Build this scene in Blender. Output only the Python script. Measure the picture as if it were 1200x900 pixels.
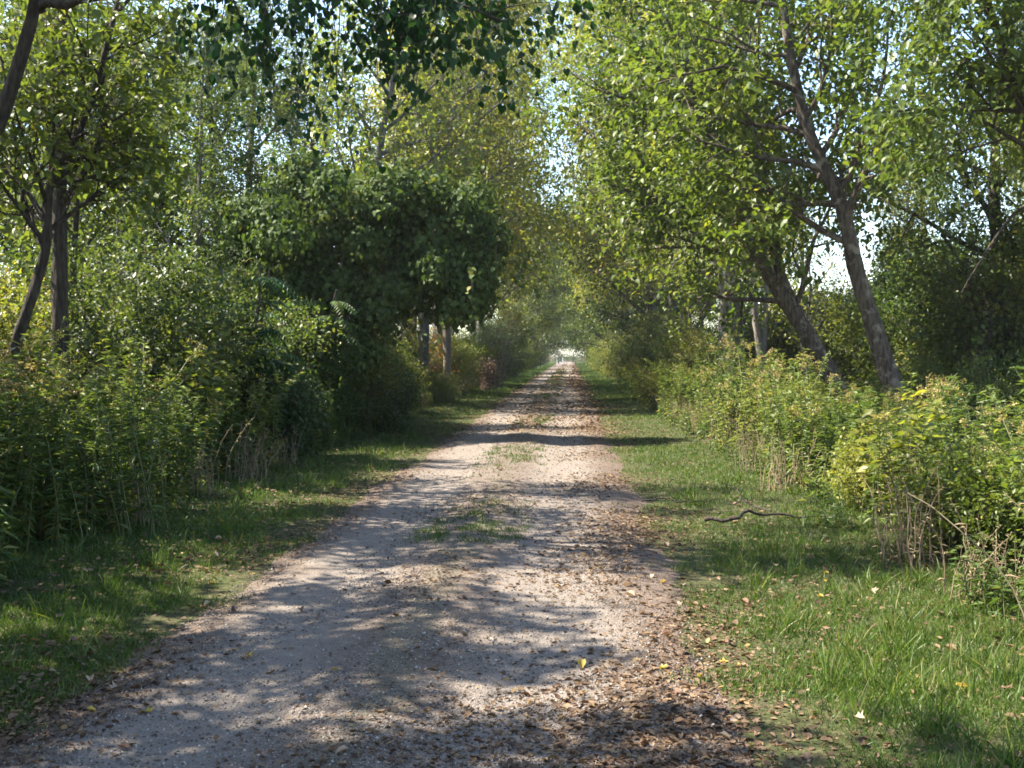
import bpy, math, random
import numpy as np
from mathutils import Vector

for o in list(bpy.data.objects):
    bpy.data.objects.remove(o)
R = math.radians
scene = bpy.context.scene
COL = scene.collection

# ------------------------------------------------------------------ camera
cam_d = bpy.data.cameras.new('camera')
cam_d.sensor_width = 36.0
cam_d.lens = 39.0
cam_d.clip_start = 0.05
cam_d.clip_end = 3000
cam = bpy.data.objects.new('camera', cam_d)
cam.location = (0, 0, 1.6)
cam.rotation_euler = (R(90 - 1.55), 0, R(3.0))
COL.objects.link(cam)
scene.camera = cam

# ------------------------------------------------------------------ world + sun
SUN_EL, SUN_AZ = 52.0, -83.0          # azimuth from +Y towards +X: the sun stands to the left, a little ahead
world = bpy.data.worlds.new('World')
scene.world = world
world.use_nodes = True
wn = world.node_tree.nodes
wl = world.node_tree.links
bg = wn['Background']
sky = wn.new('ShaderNodeTexSky')
sky.sky_type = 'NISHITA'
sky.sun_disc = False
sky.sun_elevation = R(SUN_EL)
sky.sun_rotation = R(SUN_AZ)
sky.dust_density = 0.7
sky.air_density = 1.0
wl.new(sky.outputs[0], bg.inputs[0])
bg.inputs[1].default_value = 0.105
sun_d = bpy.data.lights.new('sun', 'SUN')
sun_d.energy = 5.0
sun_d.angle = R(0.5)
sun_d.color = (1.0, 0.92, 0.79)
sun = bpy.data.objects.new('sun', sun_d)
sd = Vector((math.sin(R(SUN_AZ)) * math.cos(R(SUN_EL)), math.cos(R(SUN_AZ)) * math.cos(R(SUN_EL)), math.sin(R(SUN_EL))))
sun.rotation_euler = (-sd).to_track_quat('-Z', 'Y').to_euler()
COL.objects.link(sun)

scene.view_settings.view_transform = 'Standard'
scene.view_settings.look = 'None'
scene.view_settings.exposure = 2.3
scene.view_settings.gamma = 1.0
scene.view_settings.use_curve_mapping = False
cy = scene.cycles
cy.max_bounces = 7
cy.diffuse_bounces = 4
cy.glossy_bounces = 2
cy.transmission_bounces = 5
cy.transparent_max_bounces = 4
cy.caustics_reflective = False
cy.caustics_refractive = False
cy.filter_width = 1.7
cy.volume_bounces = 0
cy.use_denoising = True
cy.denoiser = 'OPENIMAGEDENOISE'

# ------------------------------------------------------------------ materials
def new_mat(name):
    m = bpy.data.materials.new(name)
    m.use_nodes = True
    nt = m.node_tree
    for n in list(nt.nodes):
        nt.nodes.remove(n)
    out = nt.nodes.new('ShaderNodeOutputMaterial')
    return m, nt, out

def ramp(nt, fac, stops, interp='LINEAR'):
    r = nt.nodes.new('ShaderNodeValToRGB')
    r.color_ramp.interpolation = interp
    els = r.color_ramp.elements
    while len(els) < len(stops):
        els.new(0.5)
    for e, (p, c) in zip(els, stops):
        e.position = p
        e.color = (c[0], c[1], c[2], 1)
    if fac is not None:
        nt.links.new(fac, r.inputs[0])
    return r.outputs[0]

def mathn(nt, op, a, b=None, clamp=False):
    n = nt.nodes.new('ShaderNodeMath')
    n.operation = op
    n.use_clamp = clamp
    for i, v in enumerate((a, b)):
        if v is None:
            continue
        if isinstance(v, (int, float)):
            n.inputs[i].default_value = v
        else:
            nt.links.new(v, n.inputs[i])
    return n.outputs[0]

def mixc(nt, fac, a, b, blend='MIX'):
    n = nt.nodes.new('ShaderNodeMix')
    n.data_type = 'RGBA'
    n.blend_type = blend
    for s, v in ((n.inputs[0], fac), (n.inputs[6], a), (n.inputs[7], b)):
        if isinstance(v, (int, float)):
            s.default_value = v
        elif isinstance(v, tuple):
            s.default_value = (v[0], v[1], v[2], 1)
        else:
            nt.links.new(v, s)
    return n.outputs[2]

def noise(nt, vec, scale, detail=3, rough=0.55):
    n = nt.nodes.new('ShaderNodeTexNoise')
    n.inputs['Scale'].default_value = scale
    n.inputs['Detail'].default_value = detail
    n.inputs['Roughness'].default_value = rough
    if vec is not None:
        nt.links.new(vec, n.inputs['Vector'])
    return n.outputs['Fac']

def leaf_mat(name, stops, trans=0.42, tint=(1.25, 1.3, 0.55), rough=0.45, spec=0.3, hue_var=0.055):
    m, nt, out = new_mat(name)
    at = nt.nodes.new('ShaderNodeAttribute')
    at.attribute_name = 't'
    col = ramp(nt, at.outputs['Fac'], stops)
    oi = nt.nodes.new('ShaderNodeObjectInfo')
    hs = nt.nodes.new('ShaderNodeHueSaturation')
    h = mathn(nt, 'MULTIPLY_ADD', oi.outputs['Random'], hue_var)
    h.node.inputs[2].default_value = 0.5 - hue_var / 2
    nt.links.new(h, hs.inputs['Hue'])
    v = mathn(nt, 'MULTIPLY_ADD', oi.outputs['Random'], -0.42)
    v.node.inputs[2].default_value = 1.22
    nt.links.new(v, hs.inputs['Value'])
    nt.links.new(col, hs.inputs['Color'])
    c = hs.outputs[0]
    p = nt.nodes.new('ShaderNodeBsdfPrincipled')
    nt.links.new(c, p.inputs['Base Color'])
    p.inputs['Roughness'].default_value = rough
    p.inputs['Specular IOR Level'].default_value = spec
    tr = nt.nodes.new('ShaderNodeBsdfTranslucent')
    nt.links.new(mixc(nt, 1.0, c, tint, 'MULTIPLY'), tr.inputs['Color'])
    ms = nt.nodes.new('ShaderNodeMixShader')
    ms.inputs[0].default_value = trans
    nt.links.new(p.outputs[0], ms.inputs[1])
    nt.links.new(tr.outputs[0], ms.inputs[2])
    nt.links.new(ms.outputs[0], out.inputs['Surface'])
    return m

def bark_mat(name, dark, light, scale=9.0, lichen=None):
    m, nt, out = new_mat(name)
    tc = nt.nodes.new('ShaderNodeTexCoord')
    mp = nt.nodes.new('ShaderNodeMapping')
    mp.inputs['Scale'].default_value = (1, 1, 0.16)
    nt.links.new(tc.outputs['Object'], mp.inputs[0])
    n1 = noise(nt, mp.outputs[0], scale * 3.2, 5, 0.65)
    n2 = noise(nt, tc.outputs['Object'], 2.2, 3)
    c = ramp(nt, n1, [(0.36, dark), (0.62, light)])
    c = mixc(nt, mathn(nt, 'MULTIPLY', n2, 0.6), c, tuple(0.6 * x for x in dark))
    if lichen:
        n3 = noise(nt, tc.outputs['Object'], 5.5, 4)
        c = mixc(nt, ramp(nt, n3, [(0.55, (0, 0, 0)), (0.65, (1, 1, 1))]), c, lichen)
    p = nt.nodes.new('ShaderNodeBsdfPrincipled')
    nt.links.new(c, p.inputs['Base Color'])
    p.inputs['Roughness'].default_value = 0.9
    p.inputs['Specular IOR Level'].default_value = 0.2
    b = nt.nodes.new('ShaderNodeBump')
    b.inputs['Strength'].default_value = 0.9
    b.inputs['Distance'].default_value = 0.06
    nt.links.new(n1, b.inputs['Height'])
    nt.links.new(b.outputs[0], p.inputs['Normal'])
    nt.links.new(p.outputs[0], out.inputs['Surface'])
    return m

def plain_mat(name, c, rough=0.6, var=0.25, nscale=8):
    m, nt, out = new_mat(name)
    tc = nt.nodes.new('ShaderNodeTexCoord')
    n = noise(nt, tc.outputs['Object'], nscale, 4)
    c2 = ramp(nt, n, [(0.3, tuple(x * (1 - var) for x in c)), (0.7, tuple(min(1, x * (1 + var)) for x in c))])
    p = nt.nodes.new('ShaderNodeBsdfPrincipled')
    nt.links.new(c2, p.inputs['Base Color'])
    p.inputs['Roughness'].default_value = rough
    nt.links.new(p.outputs[0], out.inputs['Surface'])
    return m

M = {}
M['leaf_dark'] = leaf_mat('leaf_dark', [(0, (.024, .042, .015)), (.5, (.042, .068, .022)), (.9, (.066, .095, .028)), (1, (.13, .135, .03))])
M['leaf_mid'] = leaf_mat('leaf_mid', [(0, (.043, .07, .017)), (.5, (.078, .11, .026)), (.88, (.118, .145, .032)), (1, (.22, .19, .035))])
M['leaf_maple'] = leaf_mat('leaf_maple', [(0, (.065, .09, .018)), (.45, (.118, .145, .028)), (.8, (.17, .185, .036)), (1, (.3, .24, .04))], trans=.48)
M['leaf_yellow'] = leaf_mat('leaf_yellow', [(0, (.085, .11, .025)), (.45, (.15, .175, .038)), (.8, (.22, .215, .05)), (1, (.34, .26, .05))], trans=.48)
M['leaf_olive'] = leaf_mat('leaf_olive', [(0, (.05, .075, .02)), (.5, (.095, .125, .033)), (.85, (.16, .175, .045)), (1, (.32, .22, .06))])
M['leaf_gold'] = leaf_mat('leaf_gold', [(0, (.09, .10, .02)), (.45, (.17, .15, .03)), (.8, (.28, .2, .035)), (1, (.34, .14, .05))])
M['leaf_red'] = leaf_mat('leaf_red', [(0, (.2, .03, .015)), (.5, (.3, .06, .02)), (1, (.3, .17, .03))])
M['leaf_vine'] = leaf_mat('leaf_vine', [(0, (0.025, 0.051, 0.016)), (.55, (0.041, 0.076, 0.021)), (.9, (0.073, 0.107, 0.027)), (1, (0.150, 0.143, 0.027))], trans=.32, rough=.6, spec=.12)
M['leaf_bough'] = leaf_mat('leaf_bough', [(0, (.014, .035, .012)), (.6, (.022, .052, .016)), (.93, (.045, .075, .02)), (1, (.10, .10, .03))], trans=.34, spec=.15)
M['leaf_sumac'] = leaf_mat('leaf_sumac', [(0, (.025, .065, .02)), (.6, (.04, .09, .025)), (1, (.08, .12, .03))])
M['leaf_weed'] = leaf_mat('leaf_weed', [(0, (.04, .068, .02)), (.5, (.07, .11, .03)), (.85, (.105, .145, .038)), (1, (.22, .2, .05))], trans=.38)
M['leaf_weed_pale'] = leaf_mat('leaf_weed_pale', [(0, (.06, .09, .03)), (.5, (.10, .14, .04)), (.85, (.15, .18, .05)), (1, (.3, .24, .05))], trans=.38)
M['plume'] = leaf_mat('plume', [(0, (.15, .13, .05)), (.5, (.28, .22, .08)), (1, (.36, .29, .12))], trans=.3)
M['leaf_dead'] = leaf_mat('leaf_dead', [(0, (.05, .034, .026)), (.5, (.11, .072, .055)), (1, (.2, .14, .11))], trans=.25, tint=(1.2, 1, .7), rough=.75, spec=.2)
M['dry_stem'] = leaf_mat('dry_stem', [(0, (.16, .12, .07)), (1, (.34, .27, .17))], trans=.15, tint=(1, 1, .8), rough=.8, spec=.2)
M['green_stem'] = leaf_mat('green_stem', [(0, (.06, .08, .025)), (1, (.14, .13, .05))], trans=.05)
M['grass'] = leaf_mat('grass', [(0, (0.027, 0.054, 0.009)), (.45, (0.059, 0.108, 0.018)), (.75, (0.094, 0.148, 0.025)), (.9, (0.172, 0.179, 0.058)), (1, (0.282, 0.260, 0.115))], trans=.4, hue_var=0.0)
M['litter'] = leaf_mat('litter', [(0, (0.034, 0.020, 0.013)), (.3, (0.081, 0.047, 0.026)), (.6, (0.130, 0.082, 0.046)), (.88, (0.188, 0.128, 0.077)), (1, (0.254, 0.172, 0.056))], trans=.2, tint=(0.845, 0.714, 0.491), rough=.7, spec=.25, hue_var=0.0)
M['fallen_brown'] = leaf_mat('fallen_brown', [(0, (.09, .052, .033)), (1, (.19, .115, .07))], trans=.2, tint=(1.1, 1, .7), rough=.7, spec=.25, hue_var=.02)
M['fallen_tan'] = leaf_mat('fallen_tan', [(0, (.22, .155, .105)), (1, (.34, .26, .18))], trans=.2, tint=(1.1, 1, .7), rough=.7, spec=.25, hue_var=.02)
M['fallen_yellow'] = leaf_mat('fallen_yellow', [(0, (.34, .24, .04)), (1, (.46, .33, .07))], trans=.25, tint=(1.1, 1, .7), rough=.6, spec=.3, hue_var=.02)
M['fallen_dark'] = leaf_mat('fallen_dark', [(0, (.03, .018, .012)), (1, (.075, .042, .028))], trans=.1, tint=(1.1, 1, .7), rough=.7, spec=.25, hue_var=.02)
M['bark_dark'] = bark_mat('bark_dark', (.03, .024, .02), (.10, .082, .065))
M['bark_grey'] = bark_mat('bark_grey', (.06, .055, .048), (.19, .175, .155), 8, (.2, .2, .16))
M['bark_brown'] = bark_mat('bark_brown', (0.040, 0.030, 0.022), (0.151, 0.119, 0.090), 8, (0.187, 0.158, 0.122))
M['bark_pale'] = bark_mat('bark_pale', (.17, .15, .13), (.36, .32, .28), 12)
M['twig'] = bark_mat('twig', (.05, .04, .032), (.14, .115, .095), 20)
M['twig_pale'] = bark_mat('twig_pale', (.2, .175, .15), (.38, .34, .29), 20)
M['post_wood'] = bark_mat('post_wood', (.13, .11, .09), (.3, .26, .22), 12)
M['white_paint'] = plain_mat('white_paint', (.75, .76, .76), .5, .06)
M['siding'] = plain_mat('siding', (.62, .65, .70), .6, .06, 2)
M['shingle'] = plain_mat('shingle', (.2, .19, .21), .85, .2, 3)
M['glass_dark'] = plain_mat('glass_dark', (.04, .05, .06), .1, .1)
M['door_paint'] = plain_mat('door_paint', (.2, .08, .06), .5, .1)

# ------------------------------------------------------------------ mesh helpers
def norm(v):
    return v / (np.linalg.norm(v, axis=-1, keepdims=True) + 1e-9)

def mesh_np(name, V, F, mat, t=None, smooth=False):
    """V (n,3), F list of (m,k) index arrays"""
    me = bpy.data.meshes.new(name)
    V = np.asarray(V, np.float32)
    me.vertices.add(len(V))
    me.vertices.foreach_set('co', V.ravel())
    loops = np.concatenate([f.ravel() for f in F]).astype(np.int32)
    sizes = np.concatenate([np.full(len(f), f.shape[1], np.int32) for f in F])
    starts = np.concatenate([[0], np.cumsum(sizes)[:-1]]).astype(np.int32)
    me.loops.add(len(loops))
    me.loops.foreach_set('vertex_index', loops)
    me.polygons.add(len(sizes))
    me.polygons.foreach_set('loop_start', starts)
    me.polygons.foreach_set('loop_total', sizes)
    if smooth:
        me.polygons.foreach_set('use_smooth', np.ones(len(sizes), bool))
    me.update(calc_edges=True)
    if t is not None:
        a = me.attributes.new('t', 'FLOAT', 'POINT')
        a.data.foreach_set('value', np.asarray(t, np.float32))
    me.materials.append(mat)
    return me

def link(name, me, parent=None):
    o = bpy.data.objects.new(name, me)
    COL.objects.link(o)
    if parent:
        o.parent = parent
    return o

class Tubes:
    def __init__(s):
        s.V, s.F, s.n = [], [], 0
    def add(s, pts, rad, sides=6, cap=True):
        pts = np.asarray(pts, float)
        rad = np.asarray(rad, float)
        k = len(pts)
        d = np.gradient(pts, axis=0)
        d = norm(d)
        ref = np.array([0.31, 0.95, 0.05]) if abs(d[0][2]) > 0.8 else np.array([0.05, 0.1, 1.0])
        a = norm(np.cross(d, ref))
        b = np.cross(d, a)
        th = np.arange(sides) * 2 * math.pi / sides
        rr_ = rad[:, None]
        if sides >= 8:
            r3 = np.random.RandomState(k + sides)
            rr_ = rr_ * (1 + .10 * (r3.rand(k, sides) - .5) + .10 * np.sin(np.arange(sides) * 2.1 + 1)[None] * np.sin(np.arange(k) * .7)[:, None])
        rr_ = np.broadcast_to(rr_, (k, sides))
        ring = pts[:, None, :] + rr_[:, :, None] * (a[:, None, :] * np.cos(th)[None, :, None] + b[:, None, :] * np.sin(th)[None, :, None])
        s.V.append(ring.reshape(-1, 3))
        i = np.arange(k - 1)[:, None] * sides
        j = np.arange(sides)[None, :]
        j2 = (j + 1) % sides
        q = np.stack([i + j, i + j2, i + sides + j2, i + sides + j], -1).reshape(-1, 4) + s.n
        s.F.append(q)
        s.n += k * sides
        if cap and rad[-1] > 0.012:
            s.V.append(pts[-1:] + d[-1:] * rad[-1] * 0.3)
            base = s.n - sides
            c = s.n
            for jj in range(sides):
                s.F.append(np.array([[base + jj, base + (jj + 1) % sides, c, c]])[:, :3].copy())
            s.n += 1
    def mesh(s, name, mat, t=None, smooth=True):
        V = np.concatenate(s.V)
        tris = [f for f in s.F if f.shape[1] == 3]
        quads = [f for f in s.F if f.shape[1] == 4]
        F = [np.concatenate(x) for x in (quads, tris) if x]
        return mesh_np(name, V, F, mat, (np.random.RandomState(1).rand(len(V)) if t is None else t), smooth)

# leaf templates: (x along, y side, z along the normal), triangles/quads
def T(v, f):
    return np.array(v, float), np.array(f, int)
LEAF = T([(0, 0, 0), (.38, -.30, .07), (1, 0, -.06), (.38, .30, .07)], [(0, 1, 2), (0, 2, 3)])
OVAL = T([(0, 0, 0), (.25, -.28, .06), (.62, -.25, .05), (1, 0, -.1), (.62, .25, .05), (.25, .28, .06), (.5, 0, 0)],
         [(0, 1, 6), (1, 2, 6), (2, 3, 6), (3, 4, 6), (4, 5, 6), (5, 0, 6)])
HEART = T([(0, 0, 0), (-.12, -.26, .05), (.12, -.48, .09), (.5, -.36, .05), (1, 0, -.12), (.5, .36, .05), (.12, .48, .09), (-.12, .26, .05), (.4, 0, 0)],
          [(0, 1, 8), (1, 2, 8), (2, 3, 8), (3, 4, 8), (4, 5, 8), (5, 6, 8), (6, 7, 8), (7, 0, 8)])
MAPLE = T([(0, 0, 0), (.05, -.33, .05), (.34, -.17, .03), (.5, -.5, .1), (.66, -.16, .02), (1, 0, -.1), (.66, .16, .02), (.5, .5, .1), (.34, .17, .03), (.05, .33, .05), (.45, 0, 0)],
          [(0, 1, 10), (1, 2, 10), (2, 3, 10), (3, 4, 10), (4, 5, 10), (5, 6, 10), (6, 7, 10), (7, 8, 10), (8, 9, 10), (9, 0, 10)])
LANCE = T([(0, 0, 0), (.4, -.11, .03), (1, 0, -.22), (.4, .11, .03)], [(0, 1, 2), (0, 2, 3)])
BLADE = T([(0, -.5, 0), (0, .5, 0), (.5, .38, .0), (.5, -.38, .0), (.82, .2, -.09), (.82, -.2, -.09), (1, 0, -.2)], None or [(0, 1, 2), (0, 2, 3), (3, 2, 4), (3, 4, 5), (5, 4, 6)])
CURL = T([(0, 0, .02), (.2, -.3, .16), (.6, -.34, .2), (1, -.02, .1), (.62, .3, .22), (.22, .28, .12), (.5, 0, 0)],
         [(0, 1, 6), (1, 2, 6), (2, 3, 6), (3, 4, 6), (4, 5, 6), (5, 0, 6)])

ROLL = T([(0, 0, .02), (.25, -.2, .28), (.65, -.16, .34), (1, -.02, .12), (.6, .22, .3), (.2, .2, .2), (.5, 0, 0)],
         [(0, 1, 6), (1, 2, 6), (2, 3, 6), (3, 4, 6), (4, 5, 6), (5, 0, 6)])

def leaves(pos, d, n, size, tmpl, width=None):
    """one leaf per row; returns V, F"""
    tv, tf = tmpl
    d = norm(d)
    s = norm(np.cross(n, d))
    nn = np.cross(d, s)
    L = size[:, None, None]
    W = L if width is None else width[:, None, None]
    V = pos[:, None, :] + L * tv[None, :, 0:1] * d[:, None, :] + W * tv[None, :, 1:2] * s[:, None, :] + L * tv[None, :, 2:3] * nn[:, None, :]
    k = len(tv)
    F = tf[None] + (np.arange(len(pos)) * k)[:, None, None]
    return V.reshape(-1, 3), F.reshape(-1, tf.shape[1])

class Leaves:
    def __init__(s):
        s.V, s.F, s.t, s.n = [], [], [], 0
    def add(s, pos, d, n, size, tmpl, t, width=None):
        V, F = leaves(pos, d, n, size, tmpl, width)
        s.V.append(V)
        s.F.append(F + s.n)
        s.t.append(np.repeat(t, len(tmpl[0])))
        s.n += len(V)
    def mesh(s, name, mat):
        return mesh_np(name, np.concatenate(s.V), [np.concatenate(s.F)], mat, np.clip(np.concatenate(s.t), 0, 1))

def foliate(A, rng, per, size, tmpl, droop=0.35, spread=0.12, up=1.0, jitter=0.6):
    """leaves round twig anchors A = (pos, dir, twig value)"""
    P = np.array([a[0] for a in A]); D = np.array([a[1] for a in A]); tv = np.array([a[2] for a in A])
    kp = tv > .28
    P, D, tv = P[kp], D[kp], (tv[kp] - .28) / .72
    per = int(math.ceil(per * 1.25))
    P = np.repeat(P, per, 0); D = np.repeat(D, per, 0); tv = np.repeat(tv, per)
    n = len(P)
    off = rng.normal(size=(n, 3)) * spread
    P = P + off
    d = norm(D * 0.45 + norm(rng.normal(size=(n, 3))) * 0.8 + np.array([0, 0, -droop]))
    nr = norm(norm(rng.normal(size=(n, 3))) * jitter + np.array([0, 0, up]))
    sz = size * rng.uniform(.5, 1.3, n) * (.8 + .45 * np.modf(tv * 7.3)[0])
    t = 0.55 * rng.rand(n) + 0.45 * tv
    return P, d, nr, sz, tmpl, t

UP = np.array([0, 0, 1.0])
def grow(W, A, rng, p, d, L, r, lev, S):
    seg = S['seg'][lev]
    n = max(3, int(round(L / seg)))
    pts = [np.array(p, float)]
    d = np.array(d, float)
    dirs = [d]
    for i in range(n):
        d = norm(d + rng.normal(size=3) * S['wander'][lev] + UP * S['trop'][lev])
        pts.append(pts[-1] + d * L / n)
        dirs.append(d)
    pts = np.array(pts)
    rad = np.linspace(r, max(r * S['taper'], 0.002), len(pts))
    if r > S.get('minr', 0):
        W.add(pts, rad, 8 if r > .06 else (5 if r > .015 else 3), cap=False)
    spawn(W, A, rng, pts, rad, lev, S, L)

def spawn(W, A, rng, pts, rad, lev, S, L):
    if lev >= S['levels']:
        tw = rng.rand()
        for i in range(1, len(pts)):
            A.append((pts[i], norm(pts[i] - pts[i - 1]), tw))
        return
    k = S['n'][lev]
    k = max(1, int(round(k * rng.uniform(.75, 1.25))))
    ph = rng.uniform(0, 6.28)
    for c in range(k):
        t = S['t0'][lev] + (1 - S['t0'][lev]) * (c + rng.uniform(.1, .9)) / k
        f = t * (len(pts) - 1)
        i = min(int(f), len(pts) - 2)
        p = pts[i] + (pts[i + 1] - pts[i]) * (f - i)
        dd = norm(pts[i + 1] - pts[i])
        ph += 2.4 + rng.normal() * .4
        a = norm(np.cross(dd, np.array([.3, .2, 1.0]) if abs(dd[2]) < .9 else np.array([1.0, .1, 0])))
        b = np.cross(dd, a)
        ang = R(S['ang'][lev]) + rng.normal() * .18
        cd = norm(dd * math.cos(ang) + (a * math.cos(ph) + b * math.sin(ph)) * math.sin(ang))
        if 'bias' in S:
            cd = norm(cd + np.array(S['bias']) * (1 if lev == 0 else .4))
        cl = S['len'][lev] * rng.uniform(.65, 1.2) * (1 - S.get('cone', .45) * t)
        ri = rad[i] + (rad[i + 1] - rad[i]) * (f - i)
        grow(W, A, rng, p, cd, cl, max(min(ri * .62, S['rmax'][lev]), .003), lev + 1, S)

def polyline(pts, n=24, wob=0.0, rng=None):
    pts = np.array(pts, float)
    t = np.linspace(0, 1, len(pts))
    u = np.linspace(0, 1, n)
    # smooth by Catmull-Rom
    out = []
    m = len(pts) - 1
    for x in u:
        f = x * m
        i = min(int(f), m - 1)
        f -= i
        p0, p1, p2, p3 = pts[max(i - 1, 0)], pts[i], pts[i + 1], pts[min(i + 2, m)]
        out.append(.5 * (2 * p1 + (p2 - p0) * f + (2 * p0 - 5 * p1 + 4 * p2 - p3) * f * f + (3 * p1 - p0 - 3 * p2 + p3) * f ** 3))
    out = np.array(out)
    if wob and rng is not None:
        out[1:] += rng.normal(size=(n - 1, 3)) * wob
    return out

def trunk_rad(n, r0, r1, flare=0.35):
    u = np.linspace(0, 1, n)
    return r0 + (r1 - r0) * u + r0 * flare * np.exp(-u * 12)

# ------------------------------------------------------------------ things, labels
REG = []
def thing(name, label, cat, loc=(0, 0, 0), rz=0, group=None, scale=1):
    o = bpy.data.objects.new(name, None)
    o.empty_display_size = .2
    COL.objects.link(o)
    o.location = loc
    o.rotation_euler = (0, 0, rz)
    o.scale = (scale,) * 3 if np.isscalar(scale) else scale
    o['label'] = label
    o['category'] = cat
    if group:
        o['group'] = group
    return o

def dup(root, loc, rz, scale):
    r = root.copy()
    COL.objects.link(r)
    r.location = loc
    r.rotation_euler = (0, 0, rz)
    r.scale = (scale,) * 3 if np.isscalar(scale) else scale
    for ch in list(root.children):
        c = ch.copy()
        COL.objects.link(c)
        c.parent = r
    return r

USED = set()
def place(proto, x, y, rz=None, scale=1.0, dz=0.0, group=None, look=None, tilt=None):
    """first use moves the prototype itself, later uses copy it"""
    global PR
    rz = PR.uniform(0, 6.28) if rz is None else rz
    z = gz(x, y) + dz
    if proto.name in USED:
        o = dup(proto, (x, y, z), rz, scale)
    else:
        USED.add(proto.name)
        o = proto
        o.location = (x, y, z)
        o.rotation_euler = (0, 0, rz)
        o.scale = (scale,) * 3 if np.isscalar(scale) else scale
    if tilt is None and proto.name.split('.')[0] in ('goldenrod', 'tall_weed', 'dry_weed', 'broadleaf_plant', 'shrub', 'bramble'):
        tilt = (PR.gauss(0, .09), PR.gauss(0, .09))
    if tilt:
        o.rotation_euler = (tilt[0], tilt[1], rz)
    if group:
        o['group'] = group
    REG.append((o, look or proto['look'], x, y))
    return o
PR = random.Random(5)

ORD = 'first second third fourth fifth sixth seventh eighth ninth tenth eleventh twelfth thirteenth fourteenth fifteenth sixteenth seventeenth eighteenth nineteenth twentieth'.split()
ORD += ['twenty-' + w for w in ORD[:9]] + ['thirtieth'] + ['thirty-' + w for w in ORD[:9]] + ['fortieth'] + ['forty-' + w for w in ORD[:9]]

# ------------------------------------------------------------------ ground
def gz(x, y):
    a = 0.0
    if x < -2.6:
        u = min((-2.6 - x) / 2.0, 1)
        a = .05 * u + .035 * math.sin(y * .55 + x) * u
    elif x > 1.05:
        u = min((x - 1.05) / 2.0, 1)
        a = .03 * u + .035 * math.sin(y * .47 + x * 1.3) * u
    return a
gzv = np.vectorize(gz)

def grid_mesh(name, xs, ys, zf, mat):
    X, Y = np.meshgrid(xs, ys)
    Z = zf(X, Y)
    V = np.stack([X, Y, Z], -1).reshape(-1, 3)
    nx, ny = len(xs), len(ys)
    i = np.arange(ny - 1)[:, None] * nx + np.arange(nx - 1)[None, :]
    F = np.stack([i, i + 1, i + nx + 1, i + nx], -1).reshape(-1, 4)
    return mesh_np(name, V, [F], mat, smooth=True)

def ground_mat():
    m, nt, out = new_mat('ground')
    g = nt.nodes.new('ShaderNodeNewGeometry')
    sx = nt.nodes.new('ShaderNodeSeparateXYZ')
    nt.links.new(g.outputs['Position'], sx.inputs[0])
    pos = g.outputs['Position']
    n1 = noise(nt, pos, 1.3, 5)
    n2 = noise(nt, pos, 30, 4, .65)
    n3 = noise(nt, pos, 6, 4)
    soil = ramp(nt, n2, [(.3, (.035, .026, .018)), (.5, (.085, .062, .04)), (.7, (.17, .125, .08))])
    green = ramp(nt, n2, [(.3, (.022, .026, .010)), (.5, (.042, .052, .018)), (.64, (.068, .072, .028)), (.8, (.13, .11, .055))])
    field = ramp(nt, n3, [(.3, (.10, .12, .04)), (.7, (.18, .18, .07))])
    # verge band: grass between path and hedge, soil in the woods, hay field on the far right
    wob = mathn(nt, 'MULTIPLY', mathn(nt, 'SUBTRACT', n1, .5), 1.6)
    x = mathn(nt, 'ADD', sx.outputs['X'], wob)
    inv = mathn(nt, 'MULTIPLY', mathn(nt, 'GREATER_THAN', x, -4.9), mathn(nt, 'LESS_THAN', x, 3.4))
    c = mixc(nt, mathn(nt, 'MULTIPLY', inv, ramp(nt, n3, [(.3, (.45,) * 3), (.6, (1,) * 3)])), soil, green)
    c = mixc(nt, mathn(nt, 'GREATER_THAN', x, 11.0), c, field)
    p = nt.nodes.new('ShaderNodeBsdfPrincipled')
    nt.links.new(c, p.inputs['Base Color'])
    p.inputs['Roughness'].default_value = .95
    p.inputs['Specular IOR Level'].default_value = .1
    b = nt.nodes.new('ShaderNodeBump')
    b.inputs['Strength'].default_value = .8
    b.inputs['Distance'].default_value = .03
    nt.links.new(n2, b.inputs['Height'])
    nt.links.new(b.outputs[0], p.inputs['Normal'])
    nt.links.new(p.outputs[0], out.inputs['Surface'])
    return m

xs = np.unique(np.concatenate([np.linspace(-300, -20, 15), np.linspace(-20, -5, 16), np.linspace(-5, 4, 46), np.linspace(4, 20, 17), np.linspace(20, 300, 15)]))
ys = np.unique(np.concatenate([np.linspace(-60, 0, 13), np.linspace(0, 40, 81), np.linspace(40, 200, 81), np.linspace(200, 700, 20)]))
o = link('ground', grid_mesh('ground', xs, ys, lambda X, Y: gzv(X, Y), ground_mat()))
o['kind'] = 'structure'

PL, PRX = -2.4, 0.8            # path edges
def sines(x, y, seed, sc):
    r = np.random.RandomState(seed)
    out = np.zeros_like(np.asarray(x, float))
    for k in range(7):
        a, b, p = r.normal() * sc, r.normal() * sc, r.uniform(0, 6.28)
        out = out + np.sin(a * x + b * y + p)
    return out / 7

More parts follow.
